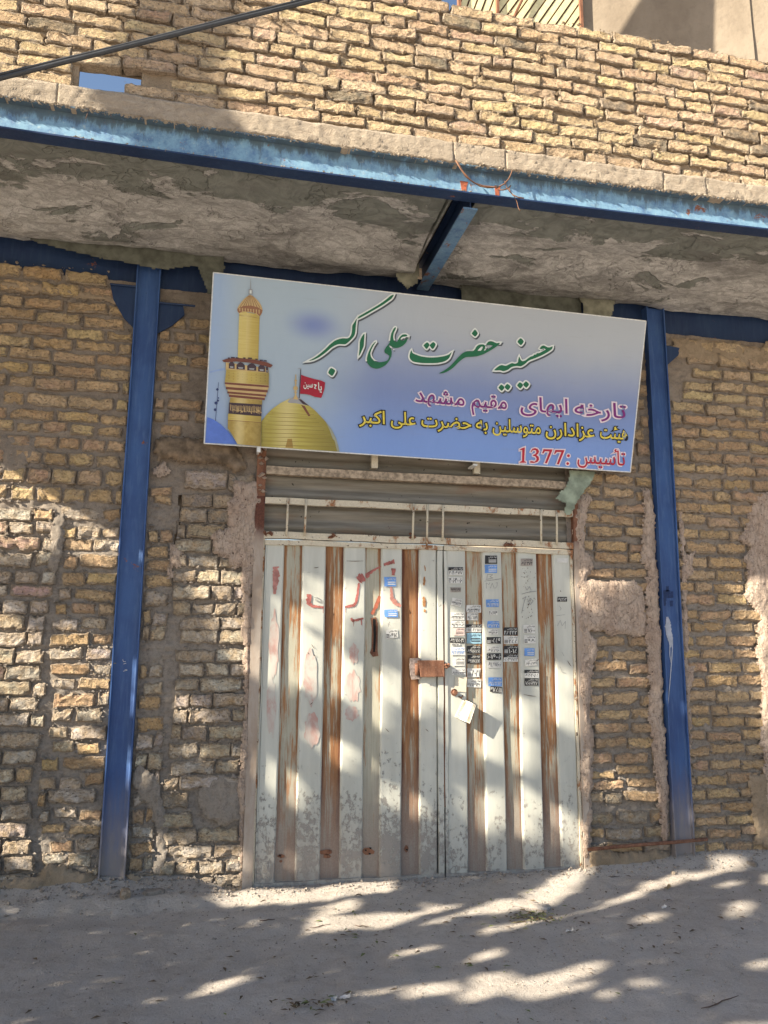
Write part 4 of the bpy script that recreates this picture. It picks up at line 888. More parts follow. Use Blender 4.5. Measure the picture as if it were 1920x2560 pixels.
calli = [
 ('kaf', [A_([(1160, 90), (1120, 105), (1060, 155), (960, 225), (850, 290), (745, 350), (710, 372), (690, 398), (720, 388), (790, 352), (880, 300), (1010, 225), (1090, 170), (1135, 135)])]),
 ('ber', [A_([(680, 403), (650, 450), (625, 490), (622, 540), (612, 600), (590, 640), (560, 656), (500, 655), (440, 668), (390, 692), (330, 740), (270, 800), (200, 860), (130, 910), (62, 945), (120, 932), (200, 893), (280, 835), (350, 775), (400, 745), (450, 728), (500, 730), (530, 730), (560, 712), (600, 675), (645, 625), (662, 570), (668, 490), (674, 440)])]),
 ('dot', [A_([(355, 1040), (395, 1065), (398, 1085), (372, 1130), (355, 1137), (318, 1108), (315, 1090), (335, 1052)])]),
 ('alef', [A_([(780, 597), (757, 620), (735, 660), (722, 700), (718, 790), (712, 840), (708, 880), (728, 850), (755, 790), (770, 750), (775, 680)])]),
 ('ali', [A_([(1178, 512), (1158, 535), (1130, 590), (1118, 650), (1108, 710), (1062, 770), (1042, 808), (1047, 840), (1085, 863), (1103, 880), (1098, 910), (1075, 943), (1020, 960), (960, 965), (910, 950), (870, 905), (855, 850), (870, 800), (900, 740), (928, 700), (916, 704), (880, 745), (845, 810), (820, 880), (812, 930), (825, 980), (865, 1025), (930, 1045), (990, 1035), (1050, 1000), (1095, 950), (1125, 890), (1133, 830), (1120, 785), (1095, 755), (1105, 738), (1125, 753), (1160, 775), (1220, 775), (1280, 745), (1320, 705), (1342, 648), (1310, 673), (1270, 688), (1248, 675), (1250, 655), (1275, 634), (1320, 628), (1335, 615), (1310, 603), (1270, 610), (1235, 645), (1210, 693), (1180, 700), (1160, 680), (1152, 640), (1158, 590), (1178, 545), (1187, 520)])]),
 ('teh', [B_([(110, 460), (100, 480), (92, 515), (100, 545), (130, 570), (200, 582), (280, 585), (370, 582), (440, 565), (480, 535), (505, 480), (480, 500), (440, 515), (370, 527), (290, 530), (210, 520), (150, 500), (120, 485)])]),
 ('dot', [B_([(265, 380), (287, 405), (265, 440), (255, 442), (235, 418), (232, 408)])]), ('dot', [B_([(325, 378), (348, 402), (326, 440), (314, 442), (292, 414), (292, 406)])]),
 ('hazr', [B_([(385, 685), (430, 660), (480, 625), (530, 575), (580, 520), (620, 485), (660, 470), (715, 468), (738, 448), (755, 420), (782, 403), (820, 401), (838, 416), (836, 440), (824, 462), (846, 456), (868, 446), (895, 428), (914, 412), (890, 402), (868, 406), (850, 402), (866, 378), (890, 368), (920, 375), (950, 388), (984, 385), (960, 412), (920, 440), (870, 470), (810, 500), (760, 515), (700, 522), (650, 525), (610, 545), (570, 580), (520, 630), (460, 668), (420, 683)]), B_([(760, 466), (780, 440), (804, 420), (816, 428), (802, 456), (782, 468)])]),
 ('dot', [B_([(738, 255), (764, 290), (745, 318), (735, 320), (708, 295), (715, 280)])]),
 ('hosei', [B_([(1503, 420), (1475, 430), (1450, 428), (1420, 412), (1397, 416), (1377, 440), (1392, 446), (1420, 440), (1436, 450), (1402, 470), (1372, 486), (1350, 488), (1340, 500), (1322, 502), (1312, 514), (1290, 520), (1262, 538), (1235, 558), (1205, 566), (1187, 550), (1175, 522), (1166, 550), (1162, 578), (1132, 592), (1102, 585), (1070, 600), (1040, 612), (1000, 604), (965, 620), (928, 655), (985, 655), (1020, 663), (1060, 650), (1100, 622), (1150, 612), (1190, 615), (1230, 592), (1270, 558), (1330, 535), (1400, 505), (1460, 472), (1495, 446)])]),
 ('dot', [B_([(1190, 340), (1218, 370), (1200, 400), (1188, 405), (1160, 378), (1166, 360)])])]
for cx, cy in ((1000, 825), (1060, 818), (1184, 802), (1243, 794)):
    calli.append(('dot', [B_([(cx-2, cy-28), (cx+27, cy-2), (cx+8, cy+28), (cx-4, cy+30), (cx-29, cy+4), (cx-20, cy-12)])]))
sh = []; wh = []; gr = []
for nm, pl in calli:
    o_only = [pl[0]]
    q = [(x+2.6, y+3.4) for x, y in pl[0]]
    flip = lambda ps: [[(x, -y) for x, y in p] for p in ps]
    for lst, ps, off, m, z in ((sh, [q], 4.2, P['shade'], 0.0), (wh, o_only, 3.9, P['white'], 0.0008), (gr, pl, 0.25, P['green'], 0.0016)):
        V, F = poly_geo(flip(ps), off)
        lst.append((V*np.array([1, -1]), F, m, z))
s_layers('green_lettering', sh+wh+gr)
def word_px(s, xl, xr, yl, yr, size, off=0.0, res=3):
    V0, _ = text_geo(s, 0.0, res); V, F = text_geo(s, off, res)
    if off > 0.02:      # keep sharp corners of the outline from spiking
        V = V.copy()
        for k in range(0, len(V), 256):
            d = V[k:k+256, None, :]-V0[None]; dd = np.hypot(d[..., 0], d[..., 1]); q = dd.argmin(1); dm = dd[np.arange(len(q)), q]
            f = np.minimum(1, off*1.5/np.maximum(dm, 1e-6)); V[k:k+256] = V0[q]+(V[k:k+256]-V0[q])*f[:, None]
    x0, x1 = V0[:, 0].min(), V0[:, 0].max(); t = (V[:, 0]-x0)/(x1-x0)
    return np.stack([xl+t*(xr-xl), yl+t*(yr-yl)-V[:, 1]*size], -1), F
def line(name, words, size, mo, mi, opx):
    L = []
    for s, xl, xr, yl, yr in words:
        vs = visual(s)
        V, F = word_px(vs, xl, xr, yl, yr, size, opx/size); L.append((V, F, mo, 0.0006))
        V, F = word_px(vs, xl, xr, yl, yr, size, 0.008); L.append((V, F, mi, 0.0014))
    s_layers(name, L)
line('purple_lettering', [('مشهد', 1038, 1160, 1004, 1015), ('مقیم', 1178, 1266, 1017, 1023), ('ایهای', 1301, 1418, 1027, 1034), ('تارخه', 1436, 1564, 1037, 1046)], 51, P['pinkw'], P['purple'], 3.6)
line('yellow_lettering', [('اکبر', 898, 961, 1056, 1060), ('علی', 977, 1038, 1060, 1064), ('حضرت', 1053, 1177, 1066, 1073), ('به', 1189, 1218, 1074, 1076), ('متوسلین', 1231, 1351, 1078, 1085), ('عزادارن', 1364, 1485, 1087, 1094), ('هیىت', 1500, 1568, 1095, 1099)], 45, P['black'], P['yellow'], 3.0)
HZ = [(-6, -8), (-10, -3), (-6, 1), (-12, 6), (6, 2), (0, -1), (-4, -4), (0, -8)]      # the hamza
L = []
for off, m, z in ((2.6, P['black'], 0.0006), (0.3, P['yellow'], 0.0014)):
    V, F = poly_geo([[(1540+x*0.55, -(1072+y*0.6)) for x, y in HZ]], off, False); L.append((V*np.array([1, -1]), F, m, z))
s_layers('yellow_hamza', L)
dg = [[(398, 692), (375, 700), (345, 715), (345, 722), (372, 718), (370, 840), (345, 852), (345, 858), (410, 858), (410, 850), (392, 842), (398, 720)],
      [(465, 740), (480, 710), (510, 700), (540, 710), (555, 735), (545, 760), (525, 775), (550, 795), (555, 825), (535, 850), (500, 860), (460, 858), (458, 845), (475, 842), (505, 850), (525, 835), (530, 810), (515, 790), (490, 783), (490, 775), (515, 765), (528, 745), (522, 725), (505, 718), (485, 722), (470, 742)],
      [(590, 755), (605, 712), (700, 715), (698, 725), (640, 865), (620, 862), (670, 735), (620, 732), (600, 757)], [(720, 760), (735, 720), (830, 722), (828, 732), (770, 875), (750, 872), (800, 742), (750, 740), (728, 762)],
      [(875+14*math.cos(a), 783+14*math.sin(a)) for a in np.linspace(0, 5.6, 9)], [(867+14*math.cos(a), 868+14*math.sin(a)) for a in np.linspace(0, 5.6, 9)]]
L = []
for k, pl in enumerate(dg):
    for off, m, z in ((3.2, P['pinkw'], 0.0006), (0.3, P['red'], 0.0014)):
        V, F = poly_geo([[(x, -y) for x, y in D_(pl)]], off, k > 3); L.append((V*np.array([1, -1]), F, m, z))
vs = visual('تاسیس')
for off, m, z in ((2.6, P['pinkw'], 0.0006), (0.3, P['red'], 0.0014)):
    V, F = poly_geo([[(1541+x*0.6, -(1128+y*0.62)) for x, y in HZ]], off, False); L.append((V*np.array([1, -1]), F, m, z))
for off, m, z in ((3.2/46, P['pinkw'], 0.0006), (0.006, P['red'], 0.0014)):
    V, F = word_px(vs, 1443, 1562, 1157, 1164, 51, off); L.append((V, F, m, z))
s_layers('red_lettering', L)
def pic(name, items):
    L = []
    for k, (pts, m, *sm) in enumerate(items):
        V, F = poly_geo([[(x, -y) for x, y in pts]], 0.0, bool(sm and sm[0])); L.append((V*np.array([1, -1]), F, m, 0.0002+k*0.00012))
    return s_layers(name, L)
def disc(cx, cy, r, n=12): return [(cx+r*math.cos(a), cy+r*math.sin(a)) for a in np.linspace(0, 2*math.pi, n, endpoint=False)]
# dome, finial and flag
it = [(G_([(684, 800), (740, 725), (800, 662), (900, 590), (1000, 540), (1070, 515), (1130, 530), (1200, 590), (1300, 672), (1400, 775), (1490, 885), (1540, 985), (1572, 1090), (1582, 1148), (680, 1088)]), P['dome']),
      (G_([(1420, 795), (1490, 885), (1540, 985), (1572, 1090), (1582, 1148), (1540, 1146), (1520, 1040), (1470, 900)]), flat('print_dome_edge', (0.28, 0.30, 0.24))),
      (G_([(985, 570), (1010, 540), (1070, 512), (1130, 530), (1235, 622), (1150, 604), (1080, 590), (1000, 586)]), P['grey']), (G_([(1110, 545), (1140, 545), (1235, 622), (1160, 600)]), P['band']),
      (G_([(1140, 610), (1180, 620), (1250, 735), (1225, 740)]), P['maroon']), (G_([(985, 1000), (1035, 1000), (1050, 1105), (960, 1100)]), flat('print_brown', (0.34, 0.22, 0.06)))]
for k in range(9):
    y = 700+k*46; x0, x1 = 800-k*20, 1290+k*30
    it.append((G_([(max(x0, 690), y), (x1, y+18), (x1, y+22), (max(x0, 690), y+4)]), P['ochre']))
for cx, cy, r in ((1078, 330, 15), (1078, 360, 11), (1076, 418, 27), (1076, 465, 15)): it.append((G_(disc(cx, cy, r)), P['tan']))
it += [(G_([(1074, 260), (1084, 260), (1084, 545), (1070, 545)]), P['tan']), (G_([(1050, 545), (1064, 500), (1090, 500), (1106, 548)]), P['tan']),
       (G_([(1131, 200), (1140, 200), (1124, 530), (1114, 530)]), P['band']), (G_([(1105, 186), (1145, 188), (1145, 195), (1105, 193)]), P['grey']),
       (G_([(1140, 263), (1200, 285), (1290, 312), (1372, 330), (1416, 352), (1410, 420), (1388, 490), (1370, 530), (1330, 522), (1290, 515), (1240, 495), (1180, 484), (1128, 482)]), P['flag'])]
pic('dome_picture', it)
L = []
for s, xl, xr, y, sz in (('سین', 758.5, 781, 967, 22), ('یا', 795, 803.5, 975, 26)):
    V, F = word_px(visual(s), xl, xr, y, y+2.0, sz, 0.02, 2); L.append((V, F, P['white'], 0.0062))
V, F = poly_geo([[(x, -y) for x, y in G_([(1287, 372), (1314, 376), (1318, 386), (1302, 415), (1316, 422), (1310, 428), (1288, 420), (1302, 388), (1284, 382)])]], 0, False); L.append((V*np.array([1, -1]), F, P['white'], 0.0062))
s_layers('flag_lettering', L)
# minaret
it = [(E_([(562, 690), (888, 745), (865, 1470), (536, 1450)]), P['gold']), (E_([(562, 690), (682, 700), (660, 1458), (536, 1450)]), P['goldl']),
      (E_([(740, 430), (690, 455), (640, 495), (580, 565), (535, 640), (533, 690), (562, 722), (680, 700), (800, 722), (885, 772), (925, 715), (933, 670), (912, 600), (870, 535), (810, 475)]), P['tan'], True)]
for x0, x1 in ((560, 705), (612, 715), (655, 725), (700, 732), (748, 742), (800, 752), (848, 765), (890, 775)):
    it.append((E_([(x1-2, 445), (x1+3, 445), (x0+8, 640), (x0-1, 640)]), P['maroon']))
it.append((E_([(531, 655), (620, 610), (740, 600), (860, 630), (932, 675), (922, 720), (885, 772), (840, 725), (800, 722), (740, 698), (680, 700), (620, 690), (562, 722), (535, 690)]), flat('print_red_brown', (0.27, 0.125, 0.07))))
for k in range(8): it.append((E_([(560+k*44, 640+k*4), (580+k*44, 640+k*4), (578+k*44, 690+k*6), (564+k*44, 690+k*6)]), P['tan']))
it += [(E_([(562, 742), (888, 798), (888, 812), (562, 768)]), P['ochre']), (E_([(712, 340), (772, 340), (776, 424), (708, 424)]), P['grey']), (E_([(728, 360), (758, 360), (758, 410), (728, 410)]), P['white']), (E_([(740, 175), (746, 175), (750, 345), (736, 345)]), P['grey'])]
it += [(G_([(275, 120), (765, 190), (768, 250), (272, 205)]), P['tan'])]
for cx, cy, w_ in ((342, 150, 34), (445, 160, 48), (572, 172, 52), (686, 185, 40), (748, 195, 14)):
    it.append((G_([(cx-w_, cy+40), (cx-w_, cy-10), (cx-w_*0.4, cy-36), (cx, cy-42), (cx+w_*0.4, cy-34), (cx+w_, cy-6), (cx+w_, cy+46)]), P['band']))
    it.append((G_([(cx-w_*0.6, cy+14), (cx+w_*0.6, cy+18), (cx+w_*0.5, cy+36), (cx-w_*0.5, cy+33)]), P['grey']))
it += [(G_([(232, 96), (300, 76), (420, 70), (600, 90), (740, 118), (810, 150), (812, 160), (785, 182), (720, 160), (560, 126), (400, 112), (290, 118), (250, 118)]), P['maroon'])]
for cx, cy, w_ in ((355, 66, 22), (405, 70, 16), (310, 72, 10), (488, 72, 14), (552, 74, 24), (627, 86, 14), (682, 98, 18), (725, 104, 20)): it.append((G_([(cx-w_, cy-8), (cx+w_, cy-6), (cx+w_, cy+8), (cx-w_, cy+6)]), P['band']))
it += [(G_([(280, 202), (770, 244), (768, 385), (262, 348)]), P['gold'])]
for k in range(9):
    for j in range(3): it.append((G_(disc(310+k*52, 238+j*32+k*4+(k % 2)*6, 8, 6)), P['ochre']))
it += [(G_([(262, 345), (768, 382), (768, 410), (715, 545), (690, 556), (330, 530), (268, 385)]), P['tan'])]
for a, b, c, d in ((350, 372, 262, 766), (402, 430, 275, 755), (455, 478, 292, 738), (492, 518, 310, 722)):
    it.append((G_([(c, a), (d, a+38), (d, b+38), (c, b)]), P['maroon']))
it += [(G_([(325, 528), (692, 556), (690, 606), (318, 582)]), P['ochre']), (G_([(312, 582), (688, 606), (683, 742), (304, 712)]), P['band'])]
rr = np.random.default_rng(3)
for k in range(30):
    x = 322+k*12; y = 600+(k*12)*0.066
    it.append((G_([(x, y+rr.uniform(0, 20)), (x+5, y+rr.uniform(0, 20)), (x+9+rr.uniform(-8, 8), y+rr.uniform(60, 105)), (x+4, y+rr.uniform(60, 105))]), P['tan']))
    if k % 2: it.append((G_([(x-8, y+60+rr.uniform(-15, 30)), (x+16, y+64+rr.uniform(-15, 30)), (x+16, y+70), (x-8, y+66)]), P['tan']))
it += [(G_([(300, 710), (682, 742), (680, 815), (298, 785)]), P['gold']), (G_([(298, 785), (680, 812), (675, 1086), (410, 1062), (340, 940), (296, 880)]), P['ochre']), (G_([(298, 783), (680, 810), (680, 815), (298, 788)]), P['maroon'])]
pic('minaret_picture', it)
it = [(G_([(60, 750), (130, 775), (215, 832), (300, 915), (365, 995), (405, 1062), (38, 1046)]), P['bluec']), (G_([(90, 225), (240, 188), (266, 192), (266, 205), (160, 225), (90, 243)]), P['lblue'])]
it += [(G_([(188, 350), (193, 350), (158, 795), (152, 795)]), P['navy'])]
for cx, cy, r in ((177, 432, 15), (184, 560, 13), (162, 588, 18), (152, 665, 17), (190, 530, 8)): it.append((G_(disc(cx, cy, r)), P['navy']))
pic('lamp_string_picture', it)
m = MB(); x, z = X(647, 1120, -0.11), Zc(647, 1120, -0.11); m.box((x-0.010, -0.112, z-0.022), (x+0.010, -0.095, z+0.03)).box((x-0.006, -0.1, z-0.012), (x+0.006, 0.0, z-0.004))
bo = m.build('mounting_bracket', M['aluminium'], None); bo.parent = sign; bo.matrix_parent_inverse = sign.matrix_world.inverted()
m = MB(); x = X(1190, 1170, -0.11); z = Zc(1190, 1150, -0.11); m.box((x-0.012, -0.10, z-0.03), (x+0.012, 0.0, z-0.02)); bo = m.build('mounting_bracket', M['aluminium'], None); bo.parent = sign; bo.matrix_parent_inverse = sign.matrix_world.inverted()

# ================================================================== THE GATE
gate = thing('metal_gate', 'rusty off-white double metal gate of ribbed sheet, covered in stickers, corrugated panel above', 'gate', (1.13, 0, 0))
gb = np.array(gate.location)
GZ = Zc(1047, 1362)      # top of the leaves
m = MB()
m.box((0.193, -0.016, -0.03), (0.243, 0.05, 1.98)).build('frame_post', M['post'], gate)
m = MB(); m.box((0.243, -0.004, -0.03), (0.252, 0.05, GZ+0.04)).build('frame_lip', M['frame'], gate)
m = MB(); m.box((2.026, -0.016, -0.03), (2.062, 0.05, GZ+0.05)).build('frame_post', M['post'], gate)
m = MB(); m.box((0.196, -0.012, 1.98), (0.243, 0.05, 2.75)).build('frame_post', M['rust'], gate)
m = MB(); m.box((2.030, -0.012, GZ+0.05), (2.062, 0.05, 2.75)).build('frame_post', M['rust'], gate)
r = np.random.default_rng(12)
m = MB()
for z in (2.02, 2.10, 2.17, 2.24):
    for k in range(3):
        V, F = crumb_mesh([(0.222+r.uniform(-.015, .02), -0.016, z+r.uniform(-.02, .02))], [r.uniform(0.008, 0.018)], int(z*100)+k); m.add(V, F)
m.build('plaster_spatter', M['plaster'], gate, kind='stuff')
def wbar(name, a, b, mat, par=gate, n=14, jit=0.0015):
    (x0, y0, z0), (x1, y1, z1) = a, b; V = []; F = []
    xs = np.linspace(x0, x1, n)
    for x in xs:
        d = r.normal(0, jit, 2); V += [(x, y0+d[0], z0+d[1]), (x, y1, z0+d[1]), (x, y1, z1+d[1]), (x, y0+d[0], z1+d[1])]
    for j in range(n-1): F += [(4*j+i, 4*j+(i+1) % 4, 4*j+4+(i+1) % 4, 4*j+4+i) for i in range(4)]
    F += [(0, 3, 2, 1), tuple(4*(n-1)+i for i in range(4))]
    return put(name, mesh(name, np.array(V)-wloc(par), F, mat), par)
zb = lambda y, x=1047: Zc(x, y)
wbar('lintel_bar', (0.243, -0.012, zb(1359)), (2.026, 0.03, zb(1343)), M['frame'])
wbar('transom_bar', (0.245, -0.020, zb(1276)), (2.026, 0.01, zb(1261)), M['frame'])
wbar('transom_bar', (0.245, -0.028, zb(1206)), (1.985, 0.01, zb(1187)), plain('dusty_cream_bar', (0.33, 0.26, 0.19), 0.85, 0.2, 0.4, 45))
for px in (935, 1190):
    x = X(px, 1165); m = MB(); m.box((x-0.018, -0.022, zb(1178)), (x+0.018, 0.01, 2.62)).build('transom_post', M['frame'], gate)
def corr(z0, z1, seed):
    xs = np.linspace(0.24, 2.03, 60); zs = np.arange(z0, z1, 0.008)
    f = lambda A, B: 0.034+0.010*np.sin(B*2*math.pi/0.088)+0.003*fbm(A*3, B*9, seed, seed, 3)
    V, F = sheet(xs, zs, f); put('corrugated_sheet', mesh('corrugated_sheet', V-wloc(gate), F, M['corr'], None, True), gate)
corr(zb(1352), zb(1270), 3); corr(zb(1269), zb(1195), 5); corr(zb(1194), 3.12, 7)
for px in (717, 762, 1030, 1065, 1104, 1348, 1387):
    x = X(px, 1310); m = MB(); m.tube([(x+0.002, -0.026, zb(1262)), (x, -0.028, zb(1300)), (x-0.002, -0.024, zb(1352)+(0 if px != 1065 else -0.03))], 0.0062, 0, 7).build('rod', M['frame'], gate, True)
m = MB()
for px, py in ((1032, 1340), (833, 1340), (1268, 1362), (670, 1338)):
    x, z = X(px, py), Zc(px, py); V, F = crumb_mesh([(x+r.uniform(-.02, .02), -0.016, z+r.uniform(-.012, .012)) for _ in range(9)], r.uniform(0.005, 0.016, 9), px); m.add(V, F)
m.build('weld_lump', M['rust'], gate, kind='stuff')
YG = 0.016
def leaf(label, bounds, xl, xr, zfoot, raised_first, dirt):
    lf = bpy.data.objects.new('door_leaf', None); COL.objects.link(lf); lf.parent = gate; lf.location = (xl-gb[0], 0, 0); lf['label'] = label
    ztop = zb(1373)
    kinds = []
    zs = np.linspace(0, 1, 26)
    for i in range(len(bounds)-1):
        a, b = bounds[i], bounds[i+1]; up = (i % 2 == 0) == raised_first
        z0 = zfoot(0.5*(a+b))
        sl = 0.007
        if up: prof = [(a-sl, YG-0.001), (a, 0.0), (a+0.004, -0.0006), (0.5*(a+b), 0.0), (b-0.004, -0.0006), (b, 0.0), (b+sl, YG-0.001)]
        else: prof = [(a+0.004, YG), (a+(b-a)*0.3, YG+0.0004), (0.5*(a+b), YG+0.0006), (a+(b-a)*0.7, YG+0.0004), (b-0.004, YG)]
        V = []; F = []; k = len(prof); sd = int(a*1000)
        for t in zs:
            z = z0+(ztop-z0)*t
            for x, y in prof: V.append((x+0.0012*math.sin(z*5+sd), y+0.0022*float(fbm(x*6, z*3, sd, 3, 2)), z+(0.006*float(vnoise(x*60, 1, sd, 4)) if t == 0 else 0)))
        F = [(j*k+q, j*k+q+1, (j+1)*k+q+1, (j+1)*k+q) for j in range(len(zs)-1) for q in range(k-1)]
        nm = 'raised_panel' if up else 'recessed_panel'
        o = put(nm, mesh(nm, np.array(V)-wloc(lf), F, M['white'] if up else M['groove'], None, True), lf)
        if not up: o.data.attributes.new('across', 'FLOAT', 'POINT').data.foreach_set('value', [0.0, 0.3, 0.5, 0.7, 1.0]*len(zs))
        kinds.append((up, a, b, o))
    wbar('top_rail', (xl, -0.010, ztop-0.002), (xr, 0.02, zb(1362)), M['frame'], lf)
    return lf, kinds
tb = lambda l, y: [X(p, y) for p in l]
bl = tb([668, 708, 760, 813, 863, 912, 957, 1004, 1051, 1094], 1372)
br = tb([1120, 1161.5, 1208, 1252, 1295, 1340, 1384, 1426], 1386)
bl[0] = 0.262; bl[-1] = 1.198; br[0] = 1.262; br[-1] = 2.004
leafL, kl = leaf('left leaf of the gate with red paint smears and a rusty lock cover', bl, 0.252, 1.236, lambda x: 0.012, True, 0)
leafR, kr = leaf('right leaf of the gate covered in small phone-number stickers', br, 1.244, 2.022, lambda x: 0.012, True, 0)
chipL = [(0.60, 0.9), 0, (0.75, 1.1), 0, (0.70, 0.8), 0, (0.90, 0.9), 0, (0.85, 1.0)]
for (up, a, b, o), k in zip(kl, range(9)):
    o.color = ((*chipL[k], 0.3, 1) if up else ([0, 0.54, 0, 0.70, 0, 0.32, 0, 0.84, 0][k], 0.5, k*0.1, 1))
for (up, a, b, o), k in zip(kr, range(7)):
    o.color = (([0.15, 0, 0.10, 0, 0.30, 0, 0.45][k], 0.25, 0.3, 1) if up else ([0, 0.56, 0, 0.60, 0, 0.66, 0][k], 0.5, 0.3+k*0.1, 1))
def vbar(name, par, x0, x1, y0, z0, z1, mat):
    n = 16; V = []; F = []
    for z in np.linspace(z0, z1, n):
        d = r.normal(0, 0.0012); V += [(x0+d, y0, z), (x1+d, y0, z), (x1+d, 0.02, z), (x0+d, 0.02, z)]
    for j in range(n-1): F += [(4*j+i, 4*j+(i+1) % 4, 4*j+4+(i+1) % 4, 4*j+4+i) for i in range(4)]
    F += [(3, 2, 1, 0), tuple(4*(n-1)+i for i in range(4))]
    o = put(name, mesh(name, np.array(V)-wloc(par), F, mat), par); o.color = (0.6, 0.3, 0, 1); return o
vbar('stile', leafL, 1.206, 1.236, -0.008, 0.004, GZ-0.03, M['white']); vbar('stile', leafL, 0.254, 0.260, -0.004, 0.01, GZ-0.03, M['white'])
vbar('stile', leafR, 1.246, 1.262, -0.006, 0.004, GZ-0.03, M['white']); vbar('stile', leafR, 2.006, 2.020, -0.008, 0.004, GZ-0.03, M['frame'])
m = MB(); m.box((1.233, -0.003, 0.35), (1.247, 0.004, 1.42)); m.build('rust_edge', M['rust'], leafR)
wbar('bottom_rail', (0.252, -0.010, -0.006), (1.236, 0.02, 0.020), M['white'], leafL).color = (0.6, 0.9, 0, 1)
wbar('bottom_rail', (1.244, -0.008, -0.006), (2.022, 0.02, 0.016), M['white'], leafR).color = (0.6, 0.9, 0, 1)
m = MB(); m.box((0.20, 0.03, -0.05), (2.06, 0.06, GZ)); m.build('dark_gap', M['dark'], gate)
# rust bites near the foot
for px, py, w_, h_ in ((702, 2140, 10, 5), (702, 2153, 5, 3), (813, 2130, 19, 6), (817, 2141, 10, 6), (920, 2128, 15, 11), (1016, 2122, 6, 8)):
    V, F = poly_geo([[(px+w_*r.uniform(0.75, 1.2)*math.cos(a), -(py+h_*r.uniform(0.7, 1.25)*math.sin(a))) for a in np.linspace(0, 6.28, 12, endpoint=False)]], 0, False)
    m = MB(); m.add(onY(V[:, 0], -V[:, 1], YG-0.0036), F); m.build('rust_spot', M['rust'], leafL)
for px, py in ((914, 2125), (926, 2120), (924, 2134), (1017, 2124), (700, 2139)):
    m = MB(); m.add(onY(np.array([px-3, px+3, px+2, px-2.]), np.array([py-2., py-1, py+3, py+2]), YG-0.0044), [(0, 3, 2, 1)]); m.build('rust_hole', M['dark'], leafL)
# lock cover, handle slot, key bush, hinged flap
ZL = lambda px, py, Y: onY(px, py, Y)
def slab_px(mb, pts, Y, d, mi=0):
    q = np.array([onY(a, b, Y) for a, b in pts]); mb.prism(q, (0, d, 0), mi)
m = MB(); slab_px(m, [(1026, 1646), (1050, 1645), (1052, 1697), (1030, 1699), (1027, 1690), (1025, 1668)], -0.012, 0.014); m.build('lock_plate', plain('dirty_plate', (0.30, 0.24, 0.215), 0.85, 0.2, 0.4, 70), leafL)
m = MB(); slab_px(m, [(1046, 1651), (1111, 1651), (1112, 1692), (1052, 1693)], -0.034, 0.030)
o = m.build('lock_cover', M['rustl'], leafL); bv = o.modifiers.new('b', 'BEVEL'); bv.width = 0.0025; bv.segments = 2
m = MB(); a, b = onY(1043, 1658, -0.022), onY(1043, 1688, -0.022); m.tube([a, b], 0.013, 0, 10).build('hinge_barrel', M['rustl'], leafL, True)
p = onY(1115, 1663, -0.03); V, F = crumb_mesh([p, p+np.array((0.012, -0.004, 0.004)), p+np.array((0.004, 0, -0.012)), p+np.array((0.012, 0, -0.008))], [0.016, 0.013, 0.012, 0.011], 5)
m = MB(); m.add(V, F).build('hasp_knuckle', M['rustl'], leafL)
m = MB(); q = [(927, 1545), (940, 1543), (945, 1560), (944, 1625), (946, 1640), (932, 1642), (925, 1632), (929, 1620), (930, 1570)]
slab_px(m, q, YG-0.003, 0.003); m.build('handle_slot', M['rust'], leafL)
m = MB(); slab_px(m, [(932, 1547), (939, 1548), (940, 1590), (938, 1630), (933, 1630), (934, 1585)], YG-0.0042, 0.001); m.build('slot_opening', M['dark'], leafL)
p = onY(1136, 1731, -0.004); m = MB()
ring = [(p[0]+0.019*math.cos(a), p[1], p[2]+0.019*math.sin(a)) for a in np.linspace(0, 2*math.pi, 16, endpoint=False)]
m.prism(ring, (0, 0.006, 0)); m.tube([p+np.array((0, 0.004, 0)), p+np.array((0, -0.022, 0))], 0.012, 0, 12); m.build('key_bush', M['rustl'], leafR)
fA, fB, fC, fD = onY(1159, 1748, -0.002), onY(1190, 1762, -0.056), onY(1174, 1809, -0.050), onY(1136.5, 1792, -0.002)
m = MB(); nrm = np.cross(fB-fA, fD-fA); nrm /= np.linalg.norm(nrm)
m.prism([fA, fB, fC, fD], nrm*0.0025)
o = m.build('hinged_flap', plain('clean_white_enamel', (0.62, 0.60, 0.55), 0.5, 0.3, 0.03, 20), leafR)
m = MB()
sgn = -1 if nrm[1] > 0 else 1
for t in (0.06, 0.14, 0.22, 0.76, 0.84, 0.92):
    a = fA+(fB-fA)*t; b = fD+(fC-fD)*t; e = (fB-fA)*0.05
    off = nrm*(0.0008 if sgn > 0 else -0.0008)+(nrm*0.0025 if sgn > 0 else 0)
    for o_ in (nrm*0.0031, -nrm*0.0006): m.add([a+o_, a+e+o_, b+e+o_, b+o_], [(0, 1, 2, 3)])
m.build('flap_groove', plain('flap_rib_line', (0.30, 0.24, 0.17), 0.7, 0.2), o.parent)
p = onY(1153, 1744, -0.01); V, F = crumb_mesh([p, p+np.array((-0.012, 0, 0.006)), p+np.array((0.008, 0, 0.008))], [0.011, 0.008, 0.007], 8); m = MB(); m.add(V, F).build('flap_pin', M['rust'], leafR)
